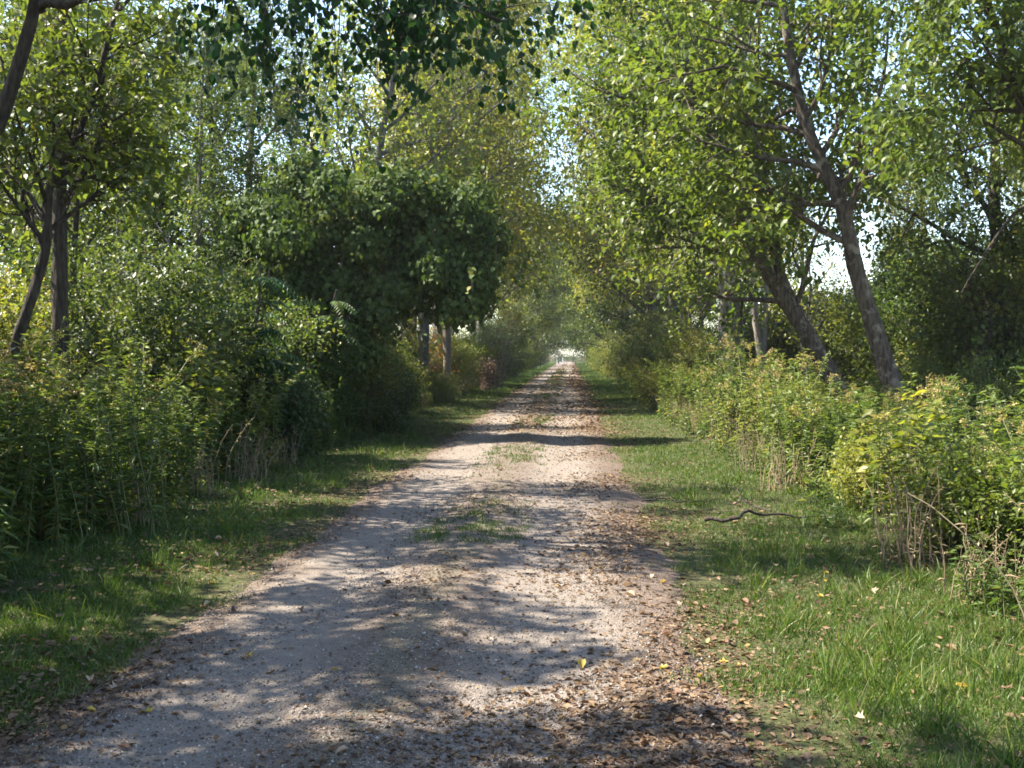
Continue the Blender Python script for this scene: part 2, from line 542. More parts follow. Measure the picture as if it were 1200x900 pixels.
def path_mat():
    m, nt, out = new_mat('gravel_path')
    g = nt.nodes.new('ShaderNodeNewGeometry')
    pos = g.outputs['Position']
    sx = nt.nodes.new('ShaderNodeSeparateXYZ')
    nt.links.new(pos, sx.inputs[0])
    n1 = noise(nt, pos, 0.9, 4)
    n2 = noise(nt, pos, 14, 5, .7)
    n4 = noise(nt, pos, 3.2, 4, .6)
    v = nt.nodes.new('ShaderNodeTexVoronoi')
    v.inputs['Scale'].default_value = 120
    nt.links.new(pos, v.inputs['Vector'])
    v2 = nt.nodes.new('ShaderNodeTexVoronoi')
    v2.inputs['Scale'].default_value = 190
    nt.links.new(pos, v2.inputs['Vector'])
    sc = nt.nodes.new('ShaderNodeSeparateColor')
    nt.links.new(v.outputs['Color'], sc.inputs[0])
    stone = ramp(nt, sc.outputs[0], [(0, (0.072, 0.057, 0.045)), (.35, (0.123, 0.097, 0.079)), (.7, (0.172, 0.140, 0.113)), (1, (0.260, 0.222, 0.183))])
    dust = ramp(nt, n2, [(.3, (0.154, 0.131, 0.108)), (.7, (0.215, 0.182, 0.155))])
    wob = mathn(nt, 'MULTIPLY', mathn(nt, 'SUBTRACT', n1, .5), .55)
    x = mathn(nt, 'ADD', sx.outputs['X'], wob)
    def band(c, w):
        d = mathn(nt, 'ABSOLUTE', mathn(nt, 'SUBTRACT', x, c))
        return mathn(nt, 'SUBTRACT', 1.0, mathn(nt, 'DIVIDE', d, w), True)
    tr = mathn(nt, 'MAXIMUM', band(-1.62, .62), band(-.12, .62))
    trk = ramp(nt, mathn(nt, 'ADD', tr, mathn(nt, 'MULTIPLY', mathn(nt, 'SUBTRACT', n4, .5), .9)), [(.15, (0, 0, 0)), (.6, (1, 1, 1))])
    c = mixc(nt, mathn(nt, 'MULTIPLY', trk, .78), stone, dust)
    # crushed leaf and soil between the wheel tracks and along the edges
    soil = ramp(nt, n2, [(.35, (.065, .046, .034)), (.65, (.15, .11, .083))])
    off = mathn(nt, 'SUBTRACT', 1.0, trk)
    edge = mathn(nt, 'MULTIPLY', off, ramp(nt, n4, [(.42, (.15,) * 3), (.62, (.75,) * 3)]))
    c = mixc(nt, edge, c, soil)
    lip = mathn(nt, 'MINIMUM', mathn(nt, 'SUBTRACT', x, PL), mathn(nt, 'SUBTRACT', PRX, x))
    lip = mathn(nt, 'ADD', lip, mathn(nt, 'MULTIPLY', mathn(nt, 'SUBTRACT', n4, .5), .8))
    c = mixc(nt, ramp(nt, lip, [(.12, (.9,) * 3), (.55, (0, 0, 0))]), c, soil)
    c = mixc(nt, mathn(nt, 'MULTIPLY', mathn(nt, 'GREATER_THAN', mathn(nt, 'ADD', band(-.88, .42), mathn(nt, 'SUBTRACT', n4, .5)), .7), .16), c, (.07, .085, .03))
    p = nt.nodes.new('ShaderNodeBsdfPrincipled')
    nt.links.new(c, p.inputs['Base Color'])
    p.inputs['Roughness'].default_value = .9
    p.inputs['Specular IOR Level'].default_value = .2
    h = mathn(nt, 'ADD', mathn(nt, 'MULTIPLY', v.outputs['Distance'], -1.0), mathn(nt, 'MULTIPLY', v2.outputs['Distance'], -.4))
    b = nt.nodes.new('ShaderNodeBump')
    b.inputs['Strength'].default_value = .7
    b.inputs['Distance'].default_value = .012
    nt.links.new(h, b.inputs['Height'])
    b2 = nt.nodes.new('ShaderNodeBump')
    b2.inputs['Strength'].default_value = .5
    b2.inputs['Distance'].default_value = .03
    nt.links.new(n2, b2.inputs['Height'])
    nt.links.new(b2.outputs[0], b.inputs['Normal'])
    nt.links.new(b.outputs[0], p.inputs['Normal'])
    nt.links.new(p.outputs[0], out.inputs['Surface'])
    return m

def path_z(x, y):
    # raised centre strip, two shallow wheel tracks, small undulation
    c = .030 * np.exp(-((x + .88) / .35) ** 2) - .012 * np.exp(-((x + 1.62) / .3) ** 2) - .012 * np.exp(-((x + .12) / .3) ** 2)
    e = np.clip(np.minimum(x - PL, PRX - x) / .35, 0, 1) ** .7
    return -.02 + e * (.052 + c + .012 * sines(x, y, 3, 2.6))
pys = np.unique(np.concatenate([np.linspace(-6, 14, 201), np.linspace(14, 50, 145), np.linspace(50, 330, 225)]))
u = np.linspace(0, 1, 41)
X = np.empty((len(pys), len(u)))
el = PL + .16 * sines(pys * 0 + 1, pys, 11, 1.7) + .10 * sines(pys * 0, pys, 12, 6)
er = PRX + .16 * sines(pys * 0 + 1, pys, 13, 1.7) + .10 * sines(pys * 0, pys, 14, 6)
X = el[:, None] + (er - el)[:, None] * u[None]
Y = np.repeat(pys[:, None], len(u), 1)
Z = path_z(PL + (PRX - PL) * np.repeat(u[None], len(pys), 0), Y)
V = np.stack([X, Y, Z], -1).reshape(-1, 3)
i = np.arange(len(pys) - 1)[:, None] * len(u) + np.arange(len(u) - 1)[None]
F = np.stack([i, i + 1, i + len(u) + 1, i + len(u)], -1).reshape(-1, 4)
o = link('gravel_path', mesh_np('gravel_path', V, [F], path_mat(), smooth=True))
o['kind'] = 'structure'
def surf(x, y):
    return np.maximum(np.where((x > PL) & (x < PRX), path_z(x, y), -1), gzv(x, y))

# ------------------------------------------------------------------ loose gravel, grass, litter (nobody could count these)
rng = np.random.RandomState(7)
def ydist(n, y0, y1, power=1.6):
    """depths dense near the camera, thinning out as 1/y^power"""
    uu = rng.rand(n)
    a = 1 - power
    return (y0 ** a + uu * (y1 ** a - y0 ** a)) ** (1 / a)

n = 52000
gy = ydist(n, 2.4, 22, 1.7)
gx = rng.uniform(PL + .1, PRX - .05, n)
octv = np.array([(1, 0, 0), (-1, 0, 0), (0, 1, 0), (0, -1, 0), (0, 0, 1), (0, 0, -1)], float)
octf = np.array([(0, 2, 4), (2, 1, 4), (1, 3, 4), (3, 0, 4), (2, 0, 5), (1, 2, 5), (3, 1, 5), (0, 3, 5)])
s = rng.uniform(.0025, .0065, n) * rng.choice([1, 1, 1, 1.5], n)
pv = octv[None] * (s[:, None, None] * rng.uniform(.6, 1.2, (n, 1, 3)))
pv = pv + rng.normal(size=(n, 6, 3)) * s[:, None, None] * .22
an = rng.uniform(0, 6.28, n)
ca, sa = np.cos(an)[:, None], np.sin(an)[:, None]
pv = np.stack([pv[..., 0] * ca - pv[..., 1] * sa, pv[..., 0] * sa + pv[..., 1] * ca, pv[..., 2]], -1)
pv += np.stack([gx, gy, path_z(gx, gy) + s * .25], -1)[:, None, :]
pf = octf[None] + (np.arange(n) * 6)[:, None, None]
M['gravel'] = leaf_mat('gravel', [(0, (0.057, 0.045, 0.037)), (.4, (0.122, 0.102, 0.083)), (.8, (0.200, 0.174, 0.143)), (1, (0.338, 0.303, 0.257))], trans=0.0, rough=.85, spec=.25, hue_var=0)
o = link('loose_gravel', mesh_np('loose_gravel', pv.reshape(-1, 3), [pf.reshape(-1, 3)], M['gravel'], np.repeat(rng.rand(n), 6)))
o['kind'] = 'stuff'; o['label'] = 'loose pale grey limestone chips scattered over the trail'; o['category'] = 'gravel'

G = Leaves()
def grass_patch(n, x0, x1, y0, y1, power, L0, L1, wscale=1.0, tuft=False, keep=None, tb=0.0):
    y = ydist(n, y0, y1, power)
    x = rng.uniform(x0, x1, n)
    if tuft:
        # blades gather in tufts
        k = max(n // 30, 1)
        ty, tx = ydist(k, y0, y1, power), rng.uniform(x0, x1, k)
        idx = rng.randint(0, k, n)
        x, y = tx[idx] + rng.normal(size=n) * .045, ty[idx] + rng.normal(size=n) * .045
    cl = sines(x, y, 21, 2.2) + .7 * sines(x, y, 22, 6)
    if keep is not None:
        m = rng.rand(n) < keep(x, y) * np.clip(.85 + cl, .4, 1)
        x, y, cl = x[m], y[m], cl[m]
    n = len(x)
    d = norm(np.stack([rng.normal(size=n) * .5, rng.normal(size=n) * .5, np.ones(n)], -1))
    nr = norm(np.stack([rng.normal(size=n), rng.normal(size=n), np.full(n, .35)], -1))
    L = rng.uniform(L0, L1, n) * (1 + .35 * cl)
    w = rng.uniform(.0035, .0065, n) * wscale * (1 + np.clip(y - 8, 0, 80) * .06)
    P = np.stack([x, y, surf(x, y) - .006], -1)
    t = np.clip(.42 + .22 * rng.normal(size=n) + .25 * cl + tb, 0, 1)
    G.add(P, d, nr, L, BLADE, t, w)
edgeL = lambda x, y: np.clip((PL - x + .16 + .45 * sines(x * 0, y, 31, 2) + .5 * sines(x, y, 33, 5)) / .5, 0, 1)
edgeR = lambda x, y: np.clip((x - PRX + .08 + .45 * sines(x * 0, y, 32, 2) + .5 * sines(x, y, 34, 5)) / .5, 0, 1)
grass_patch(150000, -5.0, PL + .35, 4.5, 45, 1.5, .025, .07, keep=edgeL)
grass_patch(190000, PRX - .35, 3.2, 3.0, 45, 1.5, .022, .068, keep=edgeR)
grass_patch(8000, 1.2, 3.0, 3.0, 14, 2.3, .09, .21, 1.25, tuft=True, keep=edgeR, tb=.12)
grass_patch(5000, -4.6, PL - .1, 5.2, 18, 1.6, .1, .2, 1.1, tuft=True, keep=edgeL, tb=.1)
grass_patch(30000, -1.35, -.4, 9, 110, 1.1, .025, .07, tuft=True, keep=lambda x, y: np.clip(.45 + sines(x, y, 41, .9) * 2.2, 0, 1))
grass_patch(26000, -5.0, PL, 40, 190, 1.3, .08, .16, 1.0, keep=edgeL)
grass_patch(26000, PRX, 3.2, 40, 190, 1.3, .08, .16, 1.0, keep=edgeR)
o = link('verge_grass', G.mesh('verge_grass', M['grass']))
o['kind'] = 'stuff'; o['label'] = 'short green grass with dry tufts on both verges'; o['category'] = 'grass'

LT = Leaves()
def litter(n, xf, y0, y1, power, smin, smax, tb=0., z=.004):
    y = ydist(n, y0, y1, power)
    x = xf(n)
    m = rng.rand(n) < np.clip(.55 + 1.3 * sines(x, y, 51, 1.8), .08, 1)
    x, y = x[m], y[m]
    n = len(x)
    a = rng.uniform(0, 6.28, n)
    d = np.stack([np.cos(a), np.sin(a), rng.normal(size=n) * .18], -1)
    nr = norm(np.stack([rng.normal(size=n) * .35, rng.normal(size=n) * .35, np.where(rng.rand(n) < .75, 1, -1)], -1))
    sz = (smin + (smax * 1.08 - smin) * rng.rand(n) ** 2.0) * (1 + np.clip(y - 12, 0, 60) * .02)
    P = np.stack([x, y, surf(x, y) + z + np.where(nr[:, 2] < 0, sz * .16, 0)], -1)
    t = np.clip(rng.beta(1.7, 1.6, n) + tb, 0, 1)
    kk = rng.rand(n)
    for tm, q0, q1 in ((CURL, 0, .45), (ROLL, .45, .75), (MAPLE, .75, .85), (LEAF, .85, 1.01)):
        m = (kk >= q0) & (kk < q1)
        LT.add(P[m], d[m], nr[m], sz[m], tm, t[m])
litter(52000, lambda n: PRX - .3 + rng.normal(size=n) * .42, 2.6, 90, 1.45, .012, .045)
litter(26000, lambda n: PL + .02 + rng.normal(size=n) * .3, 3.5, 90, 1.4, .012, .042)
litter(15000, lambda n: rng.uniform(-1.6, PRX, n), 2.6, 14, 1.7, .008, .036)
litter(15000, lambda n: rng.uniform(PL, PRX, n), 2.6, 60, 1.4, .01, .038)
litter(16000, lambda n: np.where(rng.rand(n) < .6, rng.uniform(PRX, 3.1, n), rng.uniform(-4.6, PL, n)), 3.2, 40, 1.5, .008, .022, .1, .006)
litter(9000, lambda n: -.88 + rng.normal(size=n) * .3, 3, 90, 1.35, .01, .04)
litter(5000, lambda n: rng.uniform(-4.8, PL, n), 4.5, 45, 1.5, .025, .06, .05, .03)
litter(4600, lambda n: rng.uniform(PRX, 3.2, n), 3.0, 45, 1.5, .02, .052, .0, .025)
litter(30000, lambda n: rng.uniform(PL, PRX, n), 2.5, 30, 1.6, .006, .018)
litter(9000, lambda n: np.where(rng.rand(n) < .6, PRX - .3 + rng.normal(size=n) * .45, -.9 + rng.normal(size=n) * .5), 22, 170, 1.15, .04, .08, .04)
o = link('leaf_litter', LT.mesh('leaf_litter', M['litter']))
o['kind'] = 'stuff'; o['label'] = 'small brown and tan leaf litter strewn along the trail'; o['category'] = 'leaf litter'

# fallen leaves that stand out: one object each
fl_protos = {}
for kind, mk in (('brown', 'fallen_brown'), ('tan', 'fallen_tan'), ('yellow', 'fallen_yellow'), ('dark brown', 'fallen_dark')):
    fl_protos[kind] = []
    for v in range(3):
        r2 = np.random.RandomState(60 + v)
        tv, tf = (MAPLE, CURL, OVAL)[v]
        tv = tv.copy()
        tv[:, 2] = tv[:, 2] * (1.4, 1.5, 2.2)[v] + (.5, .8, .6)[v] * (np.abs(tv[:, 1]) ** 1.3) + .25 * (tv[:, 0] - .5) ** 2 + r2.normal(size=len(tv)) * .035
        tv[:, 0] -= .5
        tv[:, 2] -= tv[:, 2].min()
        fl_protos[kind].append(mesh_np('fallen_leaf', tv, [tf], M[mk], r2.rand(len(tv))))
fr = random.Random(77)
for q in range(170):
    u_ = fr.random()
    y = 2.9 * (11 / 2.9) ** u_
    zone = fr.choices(['left grass', 'left edge', 'middle', 'right edge', 'right grass'], [2, 2, 4, 4, 3])[0]
    x = {'left grass': lambda: fr.uniform(-3.9, -2.7), 'left edge': lambda: fr.gauss(-2.25, .15), 'middle': lambda: fr.uniform(-1.9, .2),
         'right edge': lambda: fr.gauss(.72, .2), 'right grass': lambda: fr.uniform(1.1, 2.6)}[zone]()
    kind = fr.choices(list(fl_protos), [4, 4, 1.6, 2.5])[0]
    o = link('fallen_leaf', fr.choice(fl_protos[kind]))
    sc_ = fr.uniform(.035, .07) * (.95 if 'grass' in zone else 1)
    o.scale = (sc_, sc_, sc_)
    o.location = (x, y, float(surf(np.array([x]), np.array([y]))[0]) + (.035 if 'grass' in zone else .003))
    o.rotation_euler = (fr.gauss(0, .2), fr.gauss(0, .2), fr.uniform(0, 6.28))
    wh = {'left grass': 'lying in the left verge grass', 'left edge': 'on the left edge of the trail', 'middle': 'on the open gravel of the trail',
          'right edge': 'among litter on the right trail edge', 'right grass': 'lying in the right verge grass'}[zone]
    o['label'] = f'curled {kind} fallen leaf {wh}'
    o['category'] = 'leaf'
    o['group'] = f'{kind} fallen leaves {wh}'

# ------------------------------------------------------------------ plant prototypes
def tree_proto(name, look, seed, h, r, S, per, size, tmpl, mat, bark, trunk=None, droop=.35, spread=.14, cat='tree', tseg=16, r1=.25, base_t=0.0, extra=None, up=1.0, jitter=.6, bare=False, clear=0):
    rg = np.random.RandomState(seed)
    W, A, TPS = Tubes(), [], []
    if trunk is None:
        lean = rg.normal(size=2) * .05 * h
        trunk = [(0, 0, -.15), (lean[0] * .2, lean[1] * .2, h * .35), (lean[0] * .6, lean[1] * .6, h * .7), (lean[0], lean[1], h)]
    trunks = trunk if isinstance(trunk[0][0], (list, tuple)) else [trunk]
    rs = r if isinstance(r, (list, tuple)) else [r] * len(trunks)
    for tk, rr in zip(trunks, rs):
        pts = polyline(tk, tseg, .012 * h / 8 * min(1, 16 / tseg), rg)
        rad = trunk_rad(tseg, rr, rr * r1)
        TPS.append(pts)
        W.add(pts, rad, 14)
        if not (bare and tk is trunks[-1]):
            spawn(W, A, rg, pts, rad, 0, S, h)
    if extra:
        extra(W, A, rg, S)
    ob = thing(name, look, cat)
    ob['look'] = look
    link('trunk', W.mesh(name + '_trunk', bark), ob)
    if clear:
        TP = np.concatenate(TPS)
        AP = np.array([a[0] for a in A])
        dm = np.min(np.linalg.norm(AP[:, None, :] - TP[None], axis=2), 1)
        A = [a for a, q in zip(A, dm) if q > clear]
    if per:
        LV = Leaves()
        LV.add(*foliate(A, rg, per, size, tmpl, droop, spread, up, jitter))
        link('crown', LV.mesh(name + '_crown', mat), ob)
    return ob

TALL = dict(levels=3, seg=[1, .5, .3, .16], wander=[.05, .1, .14, .2], trop=[0, .06, .05, .0], taper=.3, n=[17, 6, 5], t0=[.22, .2, .1],
            ang=[58, 48, 45], len=[3.4, 1.5, .75], rmax=[.07, .03, .01], cone=.55)
def SP(base, **k):
    d = dict(base); d.update(k); return d

T_yellow = tree_proto('tall_tree', 'tall yellow-green tree', 101, 13, .2, SP(TALL, n=[20, 6, 5]), 9, .125, LEAF, M['leaf_yellow'], M['bark_grey'])
T_yellow2 = tree_proto('tall_tree', 'tall yellow-green tree', 102, 11, .17, SP(TALL, n=[17, 6, 5], len=[2.9, 1.4, .7], ang=[48, 45, 45]), 9, .12, LEAF, M['leaf_yellow'], M['bark_grey'])
T_mid = tree_proto('leafy_tree', 'mid-green leafy tree', 103, 9.5, .15, SP(TALL, n=[18, 6, 6], len=[2.8, 1.3, .7]), 10, .11, LEAF, M['leaf_mid'], M['bark_dark'])
T_dark = tree_proto('dense_tree', 'dense dark green tree', 104, 8.5, .17, SP(TALL, n=[20, 7, 6], len=[2.7, 1.3, .65], t0=[.12, .2, .1]), 11, .115, LEAF, M['leaf_dark'], M['bark_dark'])
T_olive = tree_proto('slender_tree', 'slender olive tree', 105, 10, .12, SP(TALL, n=[16, 5, 5], len=[2.3, 1.2, .7], ang=[42, 45, 45]), 7, .10, LEAF, M['leaf_olive'], M['bark_grey'])
T_sparse = tree_proto('sparse_tree', 'thin half-bare tree', 106, 9, .11, SP(TALL, n=[14, 6, 5], len=[2.6, 1.3, .8], ang=[50, 45, 45]), 2, .10, LEAF, M['leaf_yellow'], M['twig_pale'])
T_light = tree_proto('light_tree', 'slim light-crowned tree', 108, 9, .1, SP(TALL, n=[11, 5, 5], t0=[.42, .2, .1], len=[2.2, 1.2, .7], ang=[55, 48, 45]), 5, .135, LEAF, M['leaf_mid'], M['bark_dark'], spread=.1)
T_gold = tree_proto('golden_tree', 'golden-leaved tree', 107, 7.5, .12, SP(TALL, n=[16, 6, 5], len=[2.5, 1.2, .65], t0=[.15, .2, .1]), 8, .11, LEAF, M['leaf_gold'], M['bark_grey'])

ARCH = SP(TALL, n=[22, 7, 6], t0=[.2, .2, .1], len=[4.3, 1.9, .9], cone=.35, bias=(.22, 0, .05), trop=[0, .03, .02, -.02], seg=[1, .6, .35, .2])
def arch_trunk(l, h):
    return [(0, 0, -.2), (.1 * l, .05, h * .3), (.45 * l, 0, h * .65), (l, .1, h)]
A_yellow = tree_proto('tall_tree', 'tall yellow-green arching tree', 111, 12.5, .2, SP(ARCH), 4, .17, LEAF, M['leaf_yellow'], M['bark_grey'], trunk=arch_trunk(1.8, 12.5), spread=.18)
A_mid = tree_proto('leafy_tree', 'mid-green arching tree', 112, 10.5, .18, SP(ARCH, len=[3.9, 1.7, .85]), 4, .17, LEAF, M['leaf_mid'], M['bark_dark'], trunk=arch_trunk(2.0, 10.5), spread=.18)
A_dark = tree_proto('dense_tree', 'dense dark arching tree', 113, 9.5, .18, SP(ARCH, len=[3.6, 1.7, .85], t0=[.15, .2, .1]), 5, .17, LEAF, M['leaf_dark'], M['bark_dark'], trunk=arch_trunk(2.0, 9.5), spread=.18)
A_olive = tree_proto('slender_tree', 'slender olive arching tree', 114, 11, .13, SP(ARCH, n=[17, 6, 5], len=[3.2, 1.6, .8]), 4, .16, LEAF, M['leaf_olive'], M['bark_grey'], trunk=arch_trunk(1.8, 11), spread=.18)

BUSH = dict(levels=2, seg=[.4, .25, .14], wander=[.1, .14, .2], trop=[.02, .04, 0], taper=.3, n=[11, 6], t0=[.12, .1], ang=[52, 48], len=[1.15, .55], rmax=[.014, .006], cone=.4)
def shrub_proto(name, look, seed, h, spread_, stems, per, size, tmpl, mat, bark, S=BUSH, droop=.3, sp=.1, cat='shrub'):
    rg = np.random.RandomState(seed)
    W, A = Tubes(), []
    for k in range(stems):
        a = 6.283 * (k + rg.uniform(-.3, .3)) / stems
        rr = spread_ * rg.uniform(.35, 1)
        hh = h * rg.uniform(.7, 1.05) * (1 - .25 * rr / spread_)
        tk = [(.18 * math.cos(a) * rr, .18 * math.sin(a) * rr, -.1), (.5 * rr * math.cos(a), .5 * rr * math.sin(a), hh * .45), (rr * math.cos(a), rr * math.sin(a), hh)]
        pts = polyline(tk, 9, .03, rg)
        rad = np.linspace(.022, .005, 9) * (h / 3) ** .5
        W.add(pts, rad, 5)
        spawn(W, A, rg, pts, rad, 0, S, hh)
    ob = thing(name, look, cat)
    ob['look'] = look
    link('stems', W.mesh(name + '_stems', bark), ob)
    if per:
        LV = Leaves()
        LV.add(*foliate(A, rg, per, size, tmpl, droop, sp))
        link('foliage', LV.mesh(name + '_foliage', mat), ob)
    return ob
S_dark = shrub_proto('shrub', 'dense dark green shrub', 201, 3.3, 1.15, 9, 9, .085, LEAF, M['leaf_dark'], M['twig'])
S_dark2 = shrub_proto('shrub', 'dense dark green shrub', 202, 2.5, 1.1, 9, 9, .075, LEAF, M['leaf_mid'], M['twig'])
S_olive = shrub_proto('shrub', 'olive-leaved shrub', 203, 2.7, 1.1, 9, 7, .07, LEAF, M['leaf_olive'], M['twig'])
S_yellow = shrub_proto('shrub', 'yellow-green shrub', 204, 2.3, 1.0, 9, 7, .075, LEAF, M['leaf_maple'], M['twig'])
S_gold = shrub_proto('shrub', 'golden-leaved shrub', 205, 2.4, 1.0, 8, 5, .07, LEAF, M['leaf_gold'], M['twig_pale'])
S_red = shrub_proto('shrub', 'small red-leaved shrub', 206, 2.6, .5, 3, 1, .08, LEAF, M['leaf_red'], M['twig'])
S_low = shrub_proto('bramble', 'low dark bramble', 207, 1.15, .8, 10, 8, .065, LEAF, M['leaf_dark'], M['twig'], SP(BUSH, len=[.6, .35], n=[9, 5]))
S_lowy = shrub_proto('bramble', 'low yellow-green bramble', 208, 1.1, .8, 10, 7, .065, LEAF, M['leaf_maple'], M['twig'], SP(BUSH, len=[.6, .35], n=[9, 5]))
S_dead = shrub_proto('dead_shrub', 'withered brown shrub', 209, 1.5, .5, 9, 3, .08, LEAF, M['leaf_dead'], M['twig'], SP(BUSH, len=[.5, .3], n=[6, 4]))
S_bare = shrub_proto('bare_bush', 'leafless grey tangle of branches', 210, 2.8, 1.2, 8, 0, .05, LEAF, M['leaf_dead'], M['twig_pale'], SP(BUSH, wander=[.14, .2, .25], trop=[.0, -.02, 0]), cat='dead bush')

def weed_proto(name, look, seed, stems, h0, h1, rad_, per, size, mat, stem_mat, plume=None, w=1.0, tmpl=LANCE, base_t=.15, cat='wild plant'):
    rg = np.random.RandomState(seed)
    W, LV, PV = Tubes(), Leaves(), Leaves()
    for k in range(stems):
        a, rr = rg.uniform(0, 6.28), rad_ * math.sqrt(rg.rand())
        h = rg.uniform(h0, h1)
        lx, ly = rg.normal(size=2) * .2 * h
        b = np.array([rr * math.cos(a), rr * math.sin(a), -.05])
        lx += .25 * rr * math.cos(a); ly += .25 * rr * math.sin(a)
        pts = polyline([b, b + (lx * .25, ly * .25, h * .55), b + (lx, ly, h)], 8, .008, rg)
        W.add(pts, np.linspace(.006, .0025, 8), 4, cap=False)
        n = int(per * h / 1.4 * rg.uniform(.8, 1.2))
        f = (base_t + (1 - base_t) * rg.rand(n)) * 7
        i = np.minimum(f.astype(int), 6)
        P = pts[i] + (pts[i + 1] - pts[i]) * (f - i)[:, None]
        az = rg.uniform(0, 6.28, n)
        u = f / 7
        d = np.stack([np.cos(az), np.sin(az), rg.normal(size=n) * .25 + .55 * u - .15], -1)
        nr = norm(np.stack([rg.normal(size=n) * .35, rg.normal(size=n) * .35, np.ones(n)], -1))
        sz = size * rg.uniform(.65, 1.2, n) * (1.1 - .5 * u ** 2)
        tt = np.clip(.2 + .55 * rg.rand(n) + .2 * u + np.where((u < .3) & (rg.rand(n) < .3), .4, 0), 0, 1)
        LV.add(P, d, nr, sz, tmpl, tt, sz * w)
        if plume and rg.rand() < plume:
            top = pts[-1]
            for q in range(rg.randint(5, 9)):
                az = rg.uniform(0, 6.28)
                L = rg.uniform(.07, .17)
                s0 = top - np.array([lx, ly, h]) / h * rg.uniform(0, .16)
                m = 22
                uu = rg.rand(m)
                pp = s0 + np.stack([np.cos(az) * L * uu, np.sin(az) * L * uu, L * (.75 * uu - .6 * uu ** 2)], -1) + rg.normal(size=(m, 3)) * .008
                PV.add(pp, rg.normal(size=(m, 3)), rg.normal(size=(m, 3)), rg.uniform(.012, .026, m), LEAF, rg.rand(m))
    ob = thing(name, look, cat)
    ob['look'] = look
    link('stems', W.mesh(name + '_stems', stem_mat), ob)
    if LV.n:
        link('foliage', LV.mesh(name + '_foliage', mat), ob)
    if PV.n:
        link('flower_plumes', PV.mesh(name + '_plumes', M['plume']), ob)
    return ob
W_gold = weed_proto('goldenrod', 'goldenrod clump with yellow plumes', 301, 26, .9, 1.6, .5, 75, .12, M['leaf_weed'], M['green_stem'], .4)
W_gold2 = weed_proto('goldenrod', 'goldenrod clump with yellow plumes', 302, 22, .8, 1.45, .45, 75, .11, M['leaf_weed_pale'], M['green_stem'], .35)
W_green = weed_proto('tall_weed', 'leafy green tall weed clump', 303, 24, .9, 1.5, .45, 75, .13, M['leaf_weed'], M['green_stem'], None, 1.25)
W_shade = weed_proto('tall_weed', 'leafy green tall weed clump', 304, 26, .7, 1.2, .5, 75, .13, M['leaf_weed'], M['green_stem'], .1, 1.2)
W_pale = weed_proto('tall_weed', 'pale green tall weed clump', 305, 20, .8, 1.3, .4, 60, .11, M['leaf_weed_pale'], M['green_stem'], .25, 1.3)
W_broad = weed_proto('broadleaf_plant', 'broad-leaved green plant', 306, 7, .9, 1.5, .22, 26, .17, M['leaf_maple'], M['green_stem'], None, 1.0, OVAL, .35)
W_dry = weed_proto('dry_weed', 'dry straw-coloured weed clump', 307, 26, .45, 1.0, .35, 22, .07, M['dry_stem'], M['dry_stem'], None, .8)
W_low = weed_proto('low_weed', 'low leafy weed clump', 308, 26, .25, .6, .4, 60, .1, M['leaf_weed'], M['green_stem'], None, 1.5)

def sumac_proto():
    rg = np.random.RandomState(310)
    W, LV = Tubes(), Leaves()
    for k in range(6):
        a = k * 1.05 + rg.uniform(-.3, .3)
        rr = rg.uniform(.2, .8)
        h = rg.uniform(1.5, 2.7)
        pts = polyline([(0, 0, -.05), (rr * .4 * math.cos(a), rr * .4 * math.sin(a), h * .6), (rr * math.cos(a), rr * math.sin(a), h)], 8, .02, rg)
        W.add(pts, np.linspace(.025, .012, 8), 6)
        for q in range(26):
            f = rg.uniform(.3, 1)
            p = pts[int(f * 7)]
            az = rg.uniform(0, 6.28)
            L = rg.uniform(.4, .6)
            up = rg.uniform(.2, .7)
            u = np.linspace(0, 1, 12)
            rch = p + np.stack([np.cos(az) * L * u, np.sin(az) * L * u, L * (up * u - 1.0 * u ** 2)], -1)
            W.add(rch, np.linspace(.004, .002, 12), 3, cap=False)
            dd = np.gradient(rch, axis=0)
            side = np.array([-math.sin(az), math.cos(az), 0])
            tw = rg.rand()
            for sgn in (-1, 1):
                d = norm(norm(dd) * .35 + side * sgn + np.array([0, 0, -.35]))
                sz = .13 * np.sin(np.clip(u * 2.6 + .45, 0, 3.0)) ** .6 * rg.uniform(.85, 1.1, 12)
                LV.add(rch, d, np.tile(np.array([0, 0, 1.0]), (12, 1)) + rg.normal(size=(12, 3)) * .15, sz, LANCE, np.clip(.5 * rg.rand(12) + .45 * tw, 0, 1), sz * 1.25)
    ob = thing('sumac', 'sumac with long drooping fronds', 'shrub')
    ob['look'] = 'sumac with long drooping fronds'
    link('stems', W.mesh('sumac_stems', M['twig']), ob)
    link('fronds', LV.mesh('sumac_fronds', M['leaf_sumac']), ob)
    return ob
SUMAC = sumac_proto()

# ------------------------------------------------------------------ single trees of the photograph
def single(name, label, cat, x, y, rz=0):
    return thing(name, label, cat, (x, y, gz(x, y)), rz)

# twin leaning box elders on the right verge
BOX = dict(levels=3, seg=[1, .45, .28, .15], wander=[.05, .13, .17, .2], trop=[0, .02, -.01, -.03], taper=.28, n=[19, 7, 6], t0=[.3, .2, .1],
           ang=[58, 50, 48], len=[3.0, 1.4, .75], rmax=[.06, .026, .009], cone=.3)
def leaning(name, label, x, y, trunks, rs, seed, S, per, size, mat, bark, tmpl=LEAF, tseg=56, sp=.13, droop=.45, bare=False, clear=0):
    ob = tree_proto(name, label, seed, 8, rs, S, per, size, tmpl, mat, bark, trunk=trunks, tseg=tseg, spread=sp, droop=droop, r1=.3, bare=bare, clear=clear)
    ob.location = (x, y, gz(x, y))
    ob['label'] = label
    return ob
